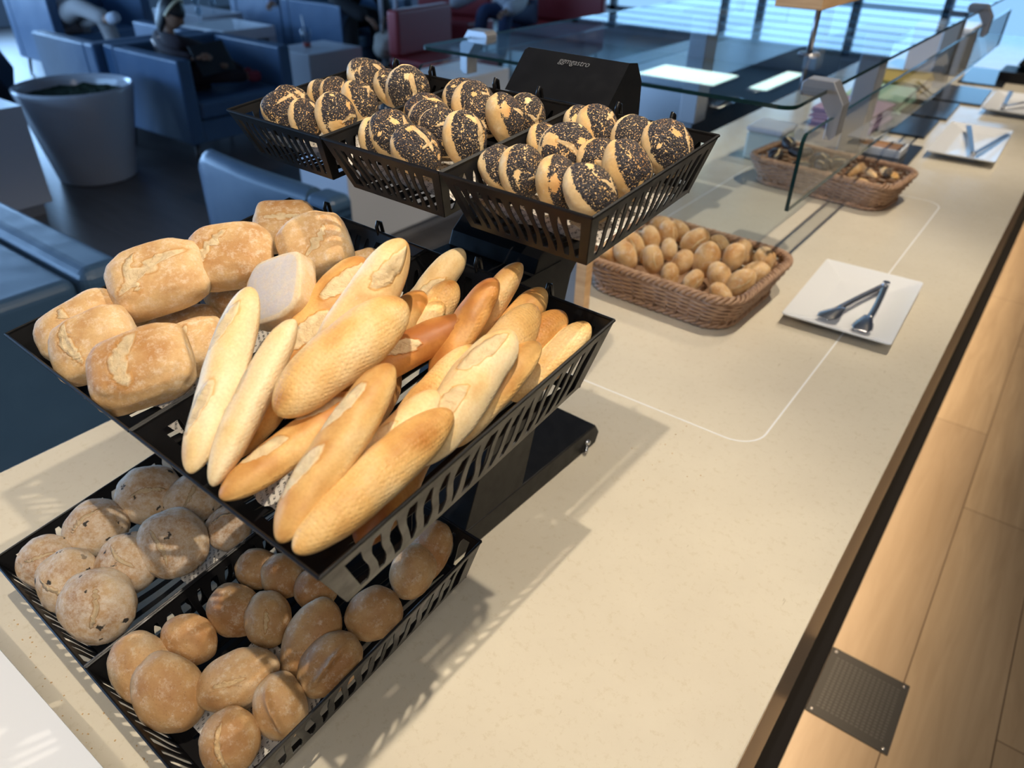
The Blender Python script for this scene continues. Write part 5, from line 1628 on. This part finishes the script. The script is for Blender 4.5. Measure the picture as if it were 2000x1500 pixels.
# person in black, leaning forward with a bag
J, E_ = seated((-6.38, 5.72, 0.55), (-6.22, 5.62, 0.92), (-6.12, 5.60, 1.12), [(-6.02, 5.42, 0.58), (-5.98, 5.75, 0.58)], [(-5.98, 5.38, 0.14), (-5.92, 5.78, 0.14)],
               [(-5.84, 5.36, 0.045), (-5.78, 5.78, 0.045)], [(-6.08, 5.36, 0.74), (-6.0, 5.86, 0.74)], [(-5.78, 5.44, 0.62), (-5.76, 5.70, 0.60)], k=1.05)
person(None, 'person in long black clothes leaning forward over a bag', J, E_,
       [('robe', blackc, TORSO + arms() + legs(), .035), ('shoe', blackc, feet(0), .012), ('shoe', blackc, feet(1), .012)],
       head=(-6.08, 5.60, 1.25), hands=[((-5.78, 5.44, 0.62), (0.6, 0.2, -0.4), (0, 0, 1)), ((-5.76, 5.70, 0.60), (0.6, -0.2, -0.4), (0, 0, 1))], hair_len=1.0, headdir=(0.7, -0.2, -0.6))
bg_ = thing('tote_bag', (-5.60, 5.57, 0.30), 'beige and white soft bag held by the person in black', 'bag')
bag = blob('bag_body', mat('beige_canvas', (0.40, 0.37, 0.33), 0.85), 0.13, 0.19, 0.14, 201, sq=0.7, lump=0.12, flat=0.1)
bag.parent = bg_; bag.location = (0, 0, 0.08)
MB().tube([(0.0, -0.12, 0.20), (0.0, -0.08, 0.33), (0.0, 0.08, 0.33), (0.0, 0.12, 0.20)], 0.012, 8).build('handle', mat('brown_strap', (0.12, 0.07, 0.04), 0.7), bg_, smooth=True)

# person in a striped shirt
J, E_ = seated((-7.82, 6.02, 0.53), (-7.70, 5.98, 0.88), (-7.62, 5.96, 1.08), [(-7.40, 5.80, 0.60), (-7.36, 6.14, 0.58)], [(-7.34, 5.76, 0.14), (-7.28, 6.18, 0.14)],
               [(-7.2, 5.74, 0.045), (-7.14, 6.18, 0.045)], [(-7.52, 5.72, 0.72), (-7.50, 6.24, 0.70)], [(-7.30, 5.50, 0.62), (-7.28, 6.0, 0.64)], k=1.05)
person(None, 'person in a blue and white striped shirt behind the glossy side table', J, E_,
       [('striped_shirt', stripe, TORSO + arms(), .035), ('trousers', blackc, legs(), .014), ('shoe', blackc, feet(0), .012), ('shoe', blackc, feet(1), .012)],
       head=(-7.58, 5.94, 1.22), hands=[((-7.30, 5.50, 0.62), (0.5, -0.7, -0.2), (0, 0, 1)), ((-7.28, 6.0, 0.64), (0.8, -0.4, -0.3), (0, 0, 1))], hair_len=0.2, headdir=(0.7, -0.4, -0.5))

# person in the white top on the red chair
J, E_ = seated((-5.42, 7.40, 0.53), (-5.50, 7.25, 0.86), (-5.60, 7.16, 1.06), [(-5.62, 7.02, 0.58), (-5.28, 6.98, 0.58)], [(-5.64, 6.94, 0.14), (-5.26, 6.90, 0.14)],
               [(-5.66, 6.80, 0.045), (-5.26, 6.76, 0.045)], [(-5.84, 7.12, 0.72), (-5.20, 7.14, 0.66)], [(-6.02, 6.92, 0.60), (-5.22, 6.90, 0.62)], k=1.12)
person(None, 'person in a loose white top bending forward on a red chair', J, E_,
       [('loose_top', whitec, TORSO + arms(), .045), ('trousers', mat('navy_cloth', (0.03, 0.05, 0.12), 0.8), legs(), .016), ('shoe', blackc, feet(0), .012), ('shoe', blackc, feet(1), .012)],
       head=(-5.64, 7.12, 1.19), hands=[((-6.02, 6.92, 0.60), (-0.4, -0.6, -0.4), (0, 0, 1)), ((-5.22, 6.90, 0.62), (0, -0.8, -0.3), (0, 0, 1))], hair_len=0.3, headdir=(-0.4, -0.7, -0.5))
